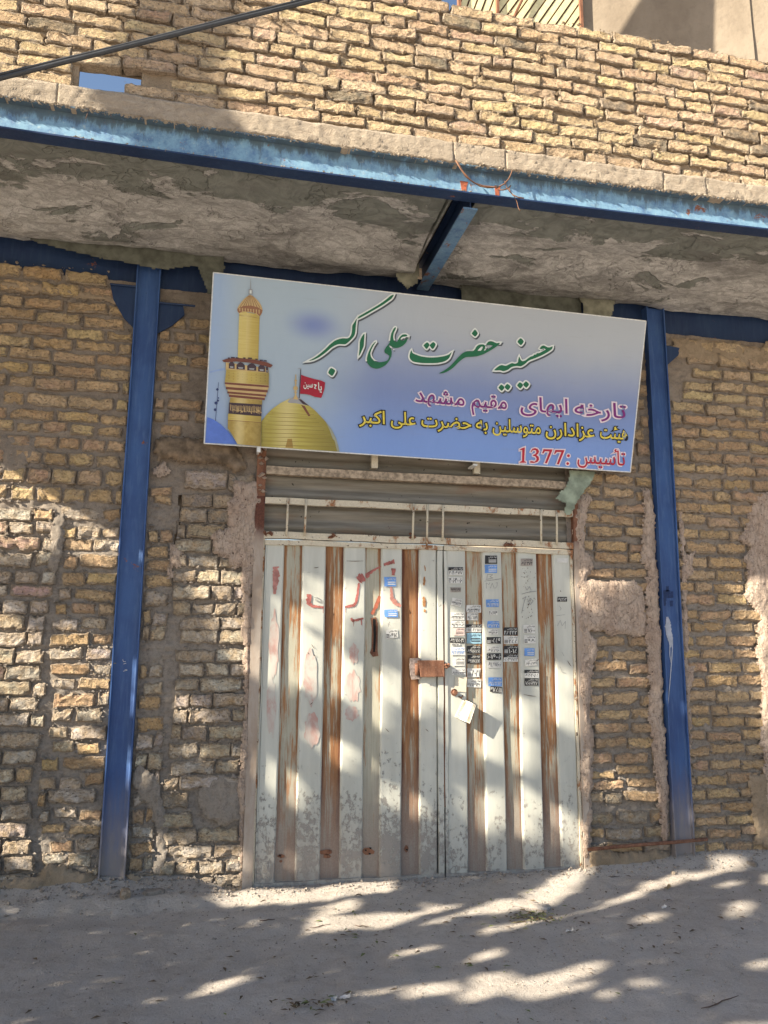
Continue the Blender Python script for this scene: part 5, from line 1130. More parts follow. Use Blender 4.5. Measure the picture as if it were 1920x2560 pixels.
# paint smears and washes on the raised strips
def ribbon(par, name, pts, wpx, mat, Y=-0.0036, jag=0.18, seed=0):
    pts = np.array(pts, float); q = []
    if name == 'red_paint': wpx = [v*1.35 for v in wpx]
    rr = np.random.default_rng(seed); n = 7*(len(pts)-1)+1; t = np.linspace(0, len(pts)-1, n)
    cx = np.interp(t, range(len(pts)), pts[:, 0]); cy = np.interp(t, range(len(pts)), pts[:, 1]); ww = np.interp(t, range(len(pts)), wpx if not np.isscalar(wpx) else [wpx]*len(pts))
    d = np.stack([np.gradient(cx), np.gradient(cy)], -1); d /= np.linalg.norm(d, axis=1)[:, None]+1e-9
    nn = np.stack([-d[:, 1], d[:, 0]], -1)
    a = np.stack([cx, cy], -1)+nn*(ww*0.5*(1+rr.normal(0, jag, n)))[:, None]; b = np.stack([cx, cy], -1)-nn*(ww*0.5*(1+rr.normal(0, jag, n)))[:, None]
    W3 = np.vstack([onY(a[:, 0], a[:, 1], Y), onY(b[:, 0], b[:, 1], Y)])
    m = MB(); m.add(W3, [(k, k+1, n+k+1, n+k) for k in range(n-1)]); return m.build(name, mat, par)
H_ = lambda pts: [(600+x/3.19, 1360+y/3.19) for x, y in pts]
def blotch(par, name, cx, cy, rx, ry, mat, seed, Y=-0.0024):
    """patchy wash clipped inside its strip"""
    rr = np.random.default_rng(seed)
    pts = [(cx+rx*rr.uniform(0.75, 1.05)*math.cos(a)*min(1, 1), -(cy+ry*rr.uniform(0.8, 1.15)*math.sin(a))) for a in np.linspace(0, 6.28, 26, endpoint=False)]
    V, F = poly_geo([[(600+x/3.19, -(1360+(-y)/3.19)) for x, y in pts]], 0, True)
    W3 = onY(V[:, 0], -V[:, 1], Y); m = MB(); m.add(W3, F); return m.build(name, mat, par)
ribbon(leafL, 'red_paint', H_([(285, 180), (288, 240), (280, 330), (276, 400)]), [10, 12, 9, 5], plain('faded_red_paint', (0.42, 0.19, 0.165), 0.6, 0.3, 0.3, 30), seed=1)
ribbon(leafL, 'red_paint', H_([(550, 400), (548, 470), (575, 495), (640, 503), (668, 505)]), [9, 8, 5, 4, 3], M['redpaint'], seed=2)
ribbon(leafL, 'red_paint', H_([(838, 503), (900, 492), (925, 470), (938, 400), (948, 310)]), [4, 6, 5, 4, 4], M['redpaint'], seed=3)
ribbon(leafL, 'red_paint', H_([(942, 290), (965, 272), (990, 258)]), [12, 17, 14], M['redpaint'], seed=4)
ribbon(leafL, 'red_paint', H_([(1000, 262), (1030, 232), (1080, 200), (1135, 175)]), [12, 6, 4, 3], M['redpaint'], Y=YG-0.0036, seed=5)
ribbon(leafL, 'red_paint', H_([(1148, 168), (1190, 150), (1232, 140)]), [4, 6, 8], M['redpaint'], seed=6)
ribbon(leafL, 'red_paint', H_([(1225, 195), (1222, 250)]), [9, 5], M['redpaint'], seed=7)
ribbon(leafL, 'red_paint', H_([(1203, 340), (1212, 430), (1240, 470), (1285, 495)]), [4, 7, 8, 5], plain('thin_red_paint', (0.44, 0.20, 0.165), 0.6, 0.3, 0.3, 30), seed=8)
ribbon(leafL, 'red_paint', H_([(885, 592), (900, 612), (945, 602), (985, 592)]), [4, 5, 4, 3], M['redpaint'], seed=9)
ribbon(leafL, 'red_paint', H_([(1115, 415), (1090, 490), (1050, 560)]), [7, 7, 5], plain('brick_red_paint', (0.33, 0.10, 0.06), 0.6, 0.3, 0.3, 30), Y=YG-0.0036, seed=10)
for k, (x0, y0) in enumerate(((903, 612), (965, 600), (970, 604), (662, 505), (840, 500))): ribbon(leafL, 'paint_drip', H_([(x0, y0), (x0+2, y0+45)]), [1.6, 1.0], M['redpaint'], seed=20+k)
for k, (cx, cy, rx, ry) in enumerate(((270, 800, 42, 260), (250, 1290, 40, 250), (562, 1060, 62, 220), (575, 1490, 66, 140), (908, 875, 42, 80), (898, 1140, 66, 130), (890, 1350, 60, 60))):
    blotch(leafL, 'paint_wash', cx, cy, rx, ry, M['wash'], 30+k)
for k, (x0, y0, x1, y1, w_) in enumerate(((1470, 170, 1478, 215, 3), (1470, 260, 1466, 330, 6), (1464, 420, 1470, 500, 9), (1470, 520, 1474, 545, 6))):
    ribbon(leafL, 'rust_stain', H_([(x0, y0), ((x0+x1)/2+2, (y0+y1)/2), (x1, y1)]), [w_*0.5, w_, w_*0.6], plain('rust_stain', (0.36, 0.18, 0.08), 0.8, 0.2, 0.4, 60) if k == 0 else bpy.data.materials['rust_stain'], seed=40+k)
for k, (x0, y0, x1, y1) in enumerate(((588, 190, 628, 184), (1160, 1470, 1190, 1500), (1480, 1475, 1505, 1495), (560, 1280, 580, 1262), (850, 135, 985, 135), (570, 800, 595, 835), (540, 862, 552, 880), (590, 880, 604, 896))):
    ribbon(leafL, 'scratch', H_([(x0, y0), ((x0+x1)/2, (y0+y1)/2+2), (x1, y1)]), [0.6, 1.6, 0.6], M['scratch'], seed=60+k)
for k, (x0, y0, w_) in enumerate(((592, 430, 0), )):
    for q in ([(590, 425), (620, 432), (660, 455), (640, 468), (600, 450)], [(612, 425), (640, 440), (650, 470)], [(598, 440), (640, 462), (660, 465)]): ribbon(leafL, 'scribble', H_(q), 1.1, M['pencil'], seed=70)

# ---- stickers on the gate
PD = {c: chr(0x6F0+int(c)) for c in '0123456789'}
fa = lambda s: ''.join(PD[c] for c in s)
K_ = lambda x, y: (1080+x/4.1475, 1360+y/4.1475)
def sticker(leafo, box, style, head=None, num=None, tilt=0.0, conv=K_, groove=False, two=None, numcol=None, label=None):
    """box in measured coordinates; head: a small printed line; num: a bold number; style 'K' light on dark, 'W' dark on light ..."""
    x0, y0, x1, y1 = box; (a0, b0), (a1, b1) = conv(x0, y0), conv(x1, y1)
    Y = (YG-0.0042 if groove else -0.0040)
    cx, cy = 0.5*(a0+a1), 0.5*(b0+b1); w_, h_ = a1-a0, b1-b0; ct, st_ = math.cos(tilt), math.sin(tilt)
    rr = np.random.default_rng(int(x0*7+y0*13))
    def W3(q, dy=0.0):
        q = np.asarray(q, float); u = (q[:, 0]-0.5)*w_; v = (q[:, 1]-0.5)*h_
        return onY(cx+u*ct-v*st_, cy+u*st_+v*ct, Y-dy)
    VV = []; FF = []; MM = []
    mats = [ST[style], ST['K'], ST['W'], ST['B']]
    def add(V, F, m):
        n = len(VV); VV.extend(list(V)); FF.extend([tuple(i+n for i in f) for f in F]); MM.extend([m]*len(F))
    jag = rr.normal(0, 0.015, (8, 2))
    out = np.array([(0, 0), (0.5, 0), (1, 0), (1, 0.5), (1, 1), (0.5, 1), (0, 1), (0, 0.5)])+jag
    add(W3(out), [tuple(range(7, -1, -1))], 0)
    dark = style in ('K', 'B')
    tm = 2 if dark else (numcol if numcol is not None else 1)
    def word(s, l, t, r_, b_, m, dy):
        V, F = text_geo(s, 0.012, 1); lo = V.min(0); hi = V.max(0)
        q = np.stack([l+(V[:, 0]-lo[0])/(hi[0]-lo[0])*(r_-l), b_-(V[:, 1]-lo[1])/(hi[1]-lo[1])*(b_-t)], -1)
        add(W3(q, dy), F, m)
    if head is not None:
        if head in ('kbar', 'wbar'):
            add(W3([(0.0, 0.0), (1, 0), (1, 0.42), (0, 0.42)], 0.0006), [(3, 2, 1, 0)], 1 if head == 'kbar' else 2)
            word(visual('لوله بازکنی'), 0.22, 0.06, 0.96, 0.36, 2 if head == 'kbar' else 1, 0.0012)
            t0 = 0.50
        else:
            word(visual(head), 0.28, 0.06, 0.95, 0.34, tm, 0.0008); t0 = 0.42
        if num is None: 
            for k in range(2): add(W3([(0.3, 0.50+k*0.22), (0.94, 0.50+k*0.22), (0.94, 0.60+k*0.22), (0.3, 0.60+k*0.22)], 0.0007), [(3, 2, 1, 0)], tm)
    else: t0 = 0.12
    if num: word(fa(num), 0.05 if len(num) > 4 else 0.36, t0, 0.96, 0.93, (tm if head != 'kbar' else (1 if not dark else 2)), 0.0009)
    if num and len(num) <= 4:
        for k in range(3): add(W3([(0.05, 0.5+k*0.16), (0.30, 0.5+k*0.16), (0.30, 0.58+k*0.16), (0.05, 0.58+k*0.16)], 0.0007), [(3, 2, 1, 0)], tm)
    c = W3([(0.5, 0.5)])[0]
    me = mesh('sticker', np.array(VV)-c, FF, mats, MM)
    o = put('sticker', me, leafo, tuple(c-wloc(leafo)))
    if label: o['label'] = label
    return o
Hd = 'لوله بازکنی'
A = leafR
sticker(A, (170, 240, 322, 322), 'W', 'kbar', '4040977'); sticker(A, (172, 345, 315, 408), 'W', None, '4064006'); sticker(A, (190, 450, 300, 500), 'G', None, '9332747')
sticker(A, (202, 565, 308, 640), 'W', Hd, '0933678219', 0.22); sticker(A, (190, 710, 335, 785), 'W', Hd, '09334217519'); sticker(A, (198, 795, 335, 862), 'W', Hd, '9159209004')
sticker(A, (212, 870, 335, 948), 'P', Hd, None); sticker(A, (185, 968, 340, 1026), 'K', None, '0938765035'); sticker(A, (200, 1030, 290, 1052), 'W', None, '11112115')
sticker(A, (195, 1068, 342, 1152), 'W', Hd, '9154042773', numcol=3); sticker(A, (212, 1178, 340, 1262), 'W', Hd, None); sticker(A, (205, 1292, 345, 1360), 'W', Hd, '09154056233'); sticker(A, (236, 1372, 358, 1535), 'C', None, None, 0.06, label='blank cream paper tag')
sticker(A, (358, 632, 508, 712), 'W', Hd, '09163813478', groove=True); sticker(A, (362, 716, 475, 790), 'W', Hd, '0915566641', groove=True); sticker(A, (355, 833, 512, 912), 'W', 'kbar', '0115048166', groove=True); sticker(A, (360, 922, 512, 1032), 'L', Hd, None, groove=True, label='pale blue sticker')
sticker(A, (362, 1055, 506, 1136), 'K', Hd, '0936665865', groove=True); sticker(A, (365, 1150, 503, 1240), 'K', Hd, '0936665865', groove=True); sticker(A, (365, 1290, 498, 1380), 'W', None, '8081', groove=True); sticker(A, (364, 1402, 508, 1486), 'W', Hd, '0915709738', 0.05, groove=True)
sticker(A, (550, 120, 675, 205), 'K', Hd, None); sticker(A, (548, 214, 675, 300), 'B', Hd, None); sticker(A, (562, 575, 695, 655), 'B', Hd, '0915234871'); sticker(A, (588, 690, 680, 735), 'W', None, '405719'); sticker(A, (575, 800, 700, 868), 'B', Hd, '37220'); sticker(A, (582, 882, 682, 940), 'W', Hd, '3916903')
sticker(A, (565, 965, 715, 1032), 'K', None, '0559'); sticker(A, (572, 1062, 700, 1122), 'W', Hd, '0915816'); sticker(A, (566, 1134, 718, 1202), 'K', None, '6079006'); sticker(A, (575, 1216, 720, 1282), 'W', None, '0915877606'); sticker(A, (583, 1384, 726, 1474), 'B', Hd, '0915825173'); sticker(A, (605, 1478, 728, 1540), 'K', None, '9155111', 0.12)
sticker(A, (740, 865, 886, 945), 'K', Hd, '48442', groove=True); sticker(A, (744, 953, 893, 1036), 'W', Hd, '255', groove=True); sticker(A, (744, 1055, 893, 1138), 'K', Hd, '1015', groove=True); sticker(A, (744, 1142, 893, 1220), 'W', 'kbar', '050497722', groove=True)
sticker(A, (918, 150, 1046, 226), 'G', Hd, '0915374'); sticker(A, (950, 836, 1072, 926), 'W', Hd, '7600'); sticker(A, (955, 948, 1076, 1032), 'W', Hd, '9090'); sticker(A, (958, 1080, 1062, 1160), 'B', Hd, None); sticker(A, (966, 1195, 1085, 1262), 'W', Hd, '0919008721', -0.12); sticker(A, (958, 1304, 1106, 1386), 'W', 'kbar', '0902020185'); sticker(A, (960, 1392, 1106, 1468), 'K', Hd, '7666428')
sticker(A, (1300, 548, 1398, 598), 'K', None, '0915463'); sticker(A, (1298, 148, 1406, 193), 'W', None, None, label='blank pale sticker')
hh = lambda x, y: (600+x/3.19, 1360+y/3.19)
sticker(leafL, (1150, 264, 1246, 338), 'B', Hd, None, conv=hh); sticker(leafL, (1152, 524, 1256, 584), 'B', Hd, None, conv=hh); sticker(leafL, (1162, 682, 1258, 750), 'W', Hd, '0915', conv=hh, tilt=-0.1)
def scrib(par, pts, wpx, seed, mat='pencil', conv=K_, Y=-0.0037): ribbon(par, 'scribble', [conv(*p) for p in pts], wpx, M[mat], Y, 0.1, seed)
scrib(A, [(575, 315), (568, 365)], 1.0, 1); scrib(A, [(575, 315), (632, 318), (600, 340), (634, 352), (560, 368)], 1.0, 2); scrib(A, [(545, 385), (640, 372), (715, 360)], 1.1, 3)
scrib(A, [(562, 400), (566, 460)], .9, 4); scrib(A, [(562, 405), (590, 420), (600, 400)], .9, 5); scrib(A, [(605, 460), (625, 405), (645, 460)], .9, 6); scrib(A, [(660, 405), (680, 400), (672, 440), (655, 460)], .9, 7)
scrib(A, [(930, 520), (1000, 500), (1085, 488)], 1.1, 8); scrib(A, [(935, 570), (975, 545), (950, 620), (930, 720)], 1.1, 9); scrib(A, [(1010, 560), (1050, 590), (1020, 630), (1000, 590), (1030, 560)], 1.1, 10); scrib(A, [(965, 440), (985, 480), (1010, 440), (1030, 480)], 1.0, 11)
scrib(A, [(1290, 745), (1375, 732)], .8, 12); scrib(A, [(1320, 640), (1340, 670), (1325, 690)], .8, 13); scrib(A, [(1300, 850), (1330, 790), (1350, 850), (1385, 800), (1380, 880)], .8, 14); scrib(A, [(1345, 1120), (1370, 1160)], .8, 15); scrib(A, [(1330, 1270), (1350, 1330), (1390, 1340)], .8, 16)
for k, (a0, b0, a1, b1) in enumerate(((1070, 1215, 1112, 1192), (1405, 1210, 1445, 1270), (1330, 480, 1338, 496), (950, 1560, 1080, 1580), (950, 290, 965, 310))): scrib(A, [(a0, b0), (0.5*(a0+a1), 0.5*(b0+b1)+3), (a1, b1)], [.7, 1.6, .7], 30+k, 'scratch')
rr = np.random.default_rng(8)      # small chips between the scrawls
m = MB()
for k in range(46):
    px, py = K_(rr.uniform(930, 1075), rr.uniform(240, 780)); s_ = rr.uniform(0.6, 2.0)
    m.add(onY(np.array([px-s_*0.4, px+s_*0.4, px+s_*0.3, px-s_*0.5]), np.array([py-s_, py-s_*0.8, py+s_, py+s_*0.8]), -0.0038), [(3, 2, 1, 0)])
m.build('paint_chips', M['scratch'], leafR, kind='stuff')

# marks on the columns
def mark(par, name, pts, wpx, mat, Y, seed): return ribbon(par, name, pts, wpx, mat, Y, 0.12, seed)
c2 = lambda pts: [(1380+x/3.072, 1280+y/3.072) for x, y in pts]
mark(rcol, 'paint_splash', c2([(885, 805), (892, 860), (895, 920), (910, 980), (912, 1040)]), [5, 14, 15, 12, 3], M['splash'], -0.0022, 3)
mark(rcol, 'paint_drip', c2([(922, 960), (925, 1040), (920, 1130), (912, 1230), (900, 1380), (885, 1560), (878, 1680), (898, 1790)]), [4, 2.4, 2.2, 2.2, 2, 2, 2, 1.4], M['splash'], -0.0024, 4)
mark(rcol, 'paint_drip', c2([(905, 1030), (905, 1100), (915, 1160)]), [3, 2, 1.5], M['splash'], -0.0026, 5)
for k, q in enumerate(([(885, 570), (890, 610)], [(870, 600), (872, 660)], [(893, 600), (896, 660)], [(918, 610), (920, 660)], [(868, 660), (862, 720)], [(915, 680), (918, 725)])): mark(rcol, 'hand_print', c2(q), [8, 7], M['handprint'], -0.0022, 10+k)
c6 = lambda pts: [(x/2.592, 1280+y/2.592) for x, y in pts]
for k, q in enumerate(([(795, 955), (800, 970), (815, 968)], [(800, 985), (818, 980)], [(808, 1020), (826, 1024), (798, 1032)])): mark(lcol, 'chalk_scribble', c6(q), 1.0, ST['W'], -0.0022, 20+k)

# ================================================================== LOOSE THINGS
def tube_thing(name, label, cat, pts, rad, mat, group=None, n=10):
    pts = np.array(pts); c = pts.mean(0); m = MB(); m.tube(pts-c, rad, 0, n)
    o = put(name, mesh(name, m.V, m.F, mat, None, True), None, tuple(c)); return tag(o, label, cat, group)
YC = -2.2
pts = [onY(px, py, YC) for px, py in [(-420, 275), (-200, 238), (0, 196), (150, 158), (300, 121), (415, 92), (560, 56), (700, 22), (820, -8), (1100, -75), (1500, -160)]]
tube_thing('power_cable', 'thick black cable slung across the upper left in front of the parapet', 'cable', pts, 0.0062, M['cable'])
o = tube_thing('power_cable', 'thin black cable lying along the thicker one, upper left', 'cable', [p+np.array((0, -0.002, 0.0085+0.002*math.sin(k))) for k, p in enumerate(pts)], 0.0036, M['cable'])
tube_thing('steel_rod', 'rusty ribbed steel rod lying against the foot of the right blue column', 'rod', [onY(1470, 2124, -0.075), onY(1520, 2119, -0.075), onY(1600, 2112, -0.07), onY(1680, 2106, -0.065), onY(1768, 2098, -0.06)], 0.0095, M['rustl'])
zc = lambda x, y: (1000+x/3.456, 360+y/3.456)
for lab, q in (('long rusty wire loop hanging out of the concrete edge over the beam', [(480, 140), (520, 210), (570, 285), (640, 335), (720, 362), (800, 370), (840, 376)]),
               ('second rusty wire strand beside the long loop, kinked lower', [(490, 150), (545, 240), (610, 312), (690, 365), (760, 378), (830, 374)]),
               ('short rusty wire curling up to the concrete edge, right of the knot', [(835, 378), (900, 345), (940, 300), (962, 250), (968, 228)]),
               ('rusty wire tail with a twisted loop below the knot', [(845, 395), (890, 398), (930, 385), (955, 360), (940, 395), (975, 440), (1020, 460), (1070, 468)]),
               ('thin wire end dangling below the front beam', [(905, 320), (920, 370), (945, 410), (985, 450), (1010, 500), (1022, 550), (1038, 578)])):
    P3 = [onY(*zc(*p), -0.985-0.012*math.sin(k*1.3)) for k, p in enumerate(q)]
    tube_thing('binding_wire', lab, 'wire', P3, 0.0030 if 'thin' not in lab else 0.0018, M['wirecu'], 'binding wires on the front beam', 6)
c_ = onY(*zc(835, 375), -0.985); m = MB(); V, F = crumb_mesh([np.zeros(3), np.array((0.006, 0, 0.004))], [0.010, 0.008], 2); m.add(V, F)
o = put('wire_knot', mesh('wire_knot', m.V, m.F, M['cable']), None, tuple(c_)); tag(o, 'dark twisted knot joining the rusty wires on the front beam', 'wire knot')
tube_thing('binding_wire', 'hair-thin wire bristle on the lit beam at far left', 'wire', [onY(222, 272, -0.97), onY(218, 285, -0.985), onY(214, 297, -0.98)], 0.0012, M['wirecu'], 'binding wires on the front beam', 5)
# loose stones, paper and leaves on the ground
def stone(label, px, py, size, seed, mat, name='loose_stone', cat='stone', group='loose stones by the wall'):
    p = onZ(px, py, 0.03); p[2] = float(ground_h(np.array(p[0]), np.array(p[1])))+size[2]*0.35
    r = np.random.default_rng(seed); n = 7; V = []; F = []
    for j in range(5):
        for i in range(8):
            th = math.pi*(j+0.5)/5; ph = 2*math.pi*i/8; e = 0.55
            f = lambda t: math.copysign(abs(t)**e, t)
            V.append((size[0]*f(math.sin(th))*f(math.cos(ph))*r.uniform(0.88, 1.08), size[1]*f(math.sin(th))*f(math.sin(ph))*r.uniform(0.88, 1.08), size[2]*f(math.cos(th))*r.uniform(0.9, 1.05)))
    F = [(j*8+i, (j+1)*8+i, (j+1)*8+(i+1) % 8, j*8+(i+1) % 8) for j in range(4) for i in range(8)]+[tuple(range(7, -1, -1))[::-1], tuple(32+i for i in range(7, -1, -1))]
    o = put(name, mesh(name, V, F, mat, None, False), None, tuple(p)); o.rotation_euler.z = r.uniform(0, 3); o.color = (0.36, 0.29, 0.24, 1)
    return tag(o, label, cat, group)
r = np.random.default_rng(91); q = r.uniform(-1.3, 0.15, 260); dd = np.abs(r.normal(0, 0.10, 260)); V, F = crumb_mesh(np.stack([q, -0.02-dd, ground_h(q, -0.02-dd)+0.004], -1), 0.003+0.013*r.random(260)**3, 17)
put('rubble', mesh('rubble', V, F, M['mortar']), kind='stuff')
stone('broken brick lump lying at the foot of the left blue column', 312, 2248, (0.034, 0.026, 0.026), 1, M['brick'])
stone('flat grey stone wedged right of the brick lump at the left column', 384, 2238, (0.055, 0.03, 0.016), 2, M['mortar'])
stone('rounded earth lump at the lower right corner of the gate', 1500, 2152, (0.045, 0.03, 0.030), 3, M['mud'])
stone('pale stone in front of the foot of the right blue column', 1683, 2172, (0.010, 0.010, 0.012), 4, M['edge'])
stone('sunlit earth clod on the ground in front of the right leaf', 1350, 2246, (0.05, 0.035, 0.012), 5, M['ground'])
stone('dark stone by the foot of the right brick wall', 1880, 2152, (0.03, 0.018, 0.014), 6, M['mortar'])
def scrap(label, px, py, w_, h_, seed, mat, name='paper_scrap', cat='paper', group='scraps of paper on the ground'):
    p = onZ(px, py, 0.0); p[2] = float(ground_h(np.array(p[0]), np.array(p[1])))+0.006
    r = np.random.default_rng(seed); a, b = np.meshgrid(np.linspace(-1, 1, 6), np.linspace(-1, 1, 5))
    x = a*w_*(1+0.25*vnoise(b*1.7, a, seed, 1)); y = b*h_*(1+0.3*vnoise(a*1.7, b, seed, 2)); z = 0.012*fbm(a*1.5, b*1.5, seed, 3, 2)+0.010*np.clip(a, 0, 1)**2
    V = np.stack([x, y, z], -1).reshape(-1, 3); V2 = np.vstack([V, V+np.array((0, 0, 0.0008))]); F = [(j*6+i, j*6+i+1, (j+1)*6+i+1, (j+1)*6+i) for j in range(4) for i in range(5)]
    F = [f[::-1] for f in F]+[tuple(i+30 for i in f) for f in F]
    o = put(name, mesh(name, V2, F, mat, None, True), None, tuple(p)); o.rotation_euler.z = r.uniform(-0.6, 0.6); return tag(o, label, cat, group)
pap = plain('crumpled_white_paper', (0.58, 0.57, 0.56), 0.8, 0.2, 0.1, 30)
scrap('crumpled white paper under the right leaf of the gate', 1357, 2178, 0.030, 0.02, 1, pap)
scrap('small white paper scrap on shaded ground right of centre', 1424, 2329, 0.015, 0.012, 2, pap)
scrap('white paper scrap on the ground near the bottom middle', 862, 2497, 0.022, 0.014, 3, pap)
scrap('tiny white scrap left of the bottom paper scrap', 834, 2497, 0.010, 0.008, 4, pap)
scrap('tan leaf-like scrap on the ground below the right column', 1670, 2226, 0.018, 0.010, 5, plain('dry_leaf_tan', (0.30, 0.22, 0.12), 0.9, 0.15))
scrap('small white scrap right of the sunlit streak', 1660, 2271, 0.009, 0.008, 6, pap)
def leafpile(label, px, py, rx, ry, n, seed, cols):
    p = onZ(px, py, 0.0); r = np.random.default_rng(seed); V = []; F = []; Mi = []
    for k in range(n):
        x, y = r.normal(0, rx), r.normal(0, ry); z = float(ground_h(np.array(p[0]+x), np.array(p[1]+y)))+r.uniform(0.002, 0.014); a = r.uniform(0, 6.3); L = r.uniform(0.007, 0.02); t = r.uniform(-0.4, 0.4)
        c, s_ = math.cos(a), math.sin(a); b = [(-L, 0, 0), (-0.2*L, -0.32*L, 0.2*L), (L, 0, 0.3*L*t), (-0.2*L, 0.32*L, 0.1*L)]; q = len(V)
        V += [(x+u*c-v*s_, y+u*s_+v*c, z+w_) for u, v, w_ in b]; F.append((q, q+1, q+2, q+3)); Mi.append(int(r.integers(len(cols))))
    o = put('leaf_litter', mesh('leaf_litter', V, F, cols, Mi), None, (p[0], p[1], 0)); o['kind'] = 'stuff'; o['label'] = label; o['category'] = 'leaves'; return o
dg_ = plain('wilted_green', (0.14, 0.16, 0.06), 0.9, 0.15); db_ = plain('dry_leaf_brown', (0.12, 0.085, 0.055), 0.9, 0.15); dy_ = plain('wilted_yellow', (0.33, 0.31, 0.14), 0.9, 0.15)
leafpile('wilted green and brown leaves in a small heap before the right leaf', 1340, 2292, 0.06, 0.05, 130, 3, [dg_, db_, dy_, db_])
leafpile('few dry twigs and leaves at the bottom left of centre', 775, 2512, 0.06, 0.03, 40, 4, [db_, db_, dg_])
leafpile('scattered dry leaf bits over the ground', 1150, 2350, 0.85, 0.36, 240, 5, [db_, db_, db_, dg_])
r = np.random.default_rng(4)
for k, (px, py, L) in enumerate(((1800, 2502, 0.10), (1300, 2300, 0.03), (800, 2316, 0.05), (905, 2312, 0.03), (668, 2300, 0.035), (1535, 2190, 0.03))):
    p = onZ(px, py, 0.004); p[2] = float(ground_h(np.array(p[0]), np.array(p[1])))+0.004; a = r.uniform(-0.4, 0.4)
    q = [p+np.array((t*L*math.cos(a), t*L*math.sin(a)+0.004*math.sin(5*t), 0.002*math.cos(7*t))) for t in np.linspace(-1, 1, 6)]
    lab = ['longest dry twig lying on the ground at lower right', 'short twig beside the heap of wilted leaves', 'dark twig on the ground left of centre, below the sunlit strip', 'thin twig beside the green bit, centre left', 'small twig on shaded ground at left of the gate foot', 'thin twig on the ground between gate and right column'][k]
    tube_thing('dry_twig', lab, 'twig', q, [0.0012, 0.002, 0.0022, 0.002, 0.0016, 0.0008], M['scratch'], 'dry twigs on the ground', 5)

# ================================================================== BEYOND THE PARAPET
YB = 1.6
house = thing('house', 'tall cement-rendered neighbouring wall rising behind the parapet, half in shadow', 'house', (X(1800, 60, YB), YB, 0))
m = MB(); x0, xr_, xe = X(1452, 60, YB), X(1797, 60, YB)-0.10, X(1797, 60, YB)+2.0
xs = np.linspace(x0, xr_-0.004, 40); zs = np.linspace(3.4, 9.0, 60)
V, F = sheet(xs, zs, lambda A, B: YB-0.42*(A-x0)+0.02*fbm(A*1.2, B*0.8, 3, 7, 3)); put('wall', mesh('wall', V-wloc(house), F, M['house'], None, True), house)
xs = np.linspace(xr_-0.03, xe, 40)
V, F = sheet(xs, zs, lambda A, B: YB+0.03-0.42*(A-x0)+0.02*fbm(A*1.2, B*0.8, 3, 9, 3)); put('wall', mesh('wall', V-wloc(house), F, M['house'], None, True), house)
m = MB(); m.box((x0, YB+0.06, 0), (xe, YB+4, 9)); m.build('wall_body', M['house'], house)
screen = thing('board_screen', 'pale yellow board screen in a rusty steel frame, behind the parapet top', 'screen', (X(1300, 30, YB), YB-0.06, 5.0))
xa, xb = X(1150, 10, YB-0.06), X(1452, 60, YB-0.06)
yel = plain('pale_yellow_boards', (0.66, 0.60, 0.36), 0.8, 0.2, 0.12, 18)
def clipbox(q, lo, hi):
    """cut a polygon to a rectangle in x,z"""
    for ax, lim, sg in ((0, lo[0], 1), (0, hi[0], -1), (1, lo[1], 1), (1, hi[1], -1)):
        out = []
        for i in range(len(q)):
            a, b = q[i-1], q[i]; da, db = sg*(a[ax]-lim), sg*(b[ax]-lim)
            if (da >= 0) != (db >= 0): t = da/(da-db); out.append((a[0]+(b[0]-a[0])*t, a[1]+(b[1]-a[1])*t))
            if db >= 0: out.append(b)
        q = out
        if not q: break
    return q
bays = [(xa+0.0, X(1242, 20, YB-0.06)-0.012), (X(1242, 20, YB-0.06)+0.012, xb-0.012)]
for k, (b0, b1) in enumerate(bays):
    st = 0.066; ang = 1.02 if k else 1.25
    for i in range(-60, 70):
        c = i*st/math.sin(ang)
        dx, dzv = math.cos(ang), math.sin(ang); L = 4.0
        base = np.array((b0+c, 6.0)); n_ = np.array((-dzv, dx))*(st*0.5-0.007); d_ = np.array((dx, dzv))*L
        q = [tuple(base-d_+n_), tuple(base+d_+n_), tuple(base+d_-n_), tuple(base-d_-n_)]
        q = clipbox(q, (b0, 5.9), (b1, 7.4))
        if len(q) >= 3:
            m = MB(); m.prism([(x, YB-0.055-0.006*(i % 2), z) for x, z in q[::-1]], (0, 0.012, 0)); m.build('board', yel, screen)
m = MB(); m.box((xa, YB-0.035, 5.0), (xb, YB-0.025, 7.4)); m.build('backing_sheet', M['rust'], screen)
for xx in (xa-0.01, X(1242, 20, YB-0.06), xb): m = MB(); m.box((xx-0.012, YB-0.09, 5.0), (xx+0.012, YB-0.04, 7.42)); m.build('frame_post', M['rust'], screen)
m = MB(); a, b = onY(1285, 42, YB-0.10), onY(1307, -4, YB-0.10); d_ = (b-a); m.tube([a-d_*1.2, a+d_*6], 0.012, 0, 6).build('diagonal_brace', M['rust'], screen)
m = MB(); m.box((xa-0.02, YB-0.09, 7.40), (xb+0.01, YB-0.04, 7.44)).build('top_rail', M['rust'], screen)
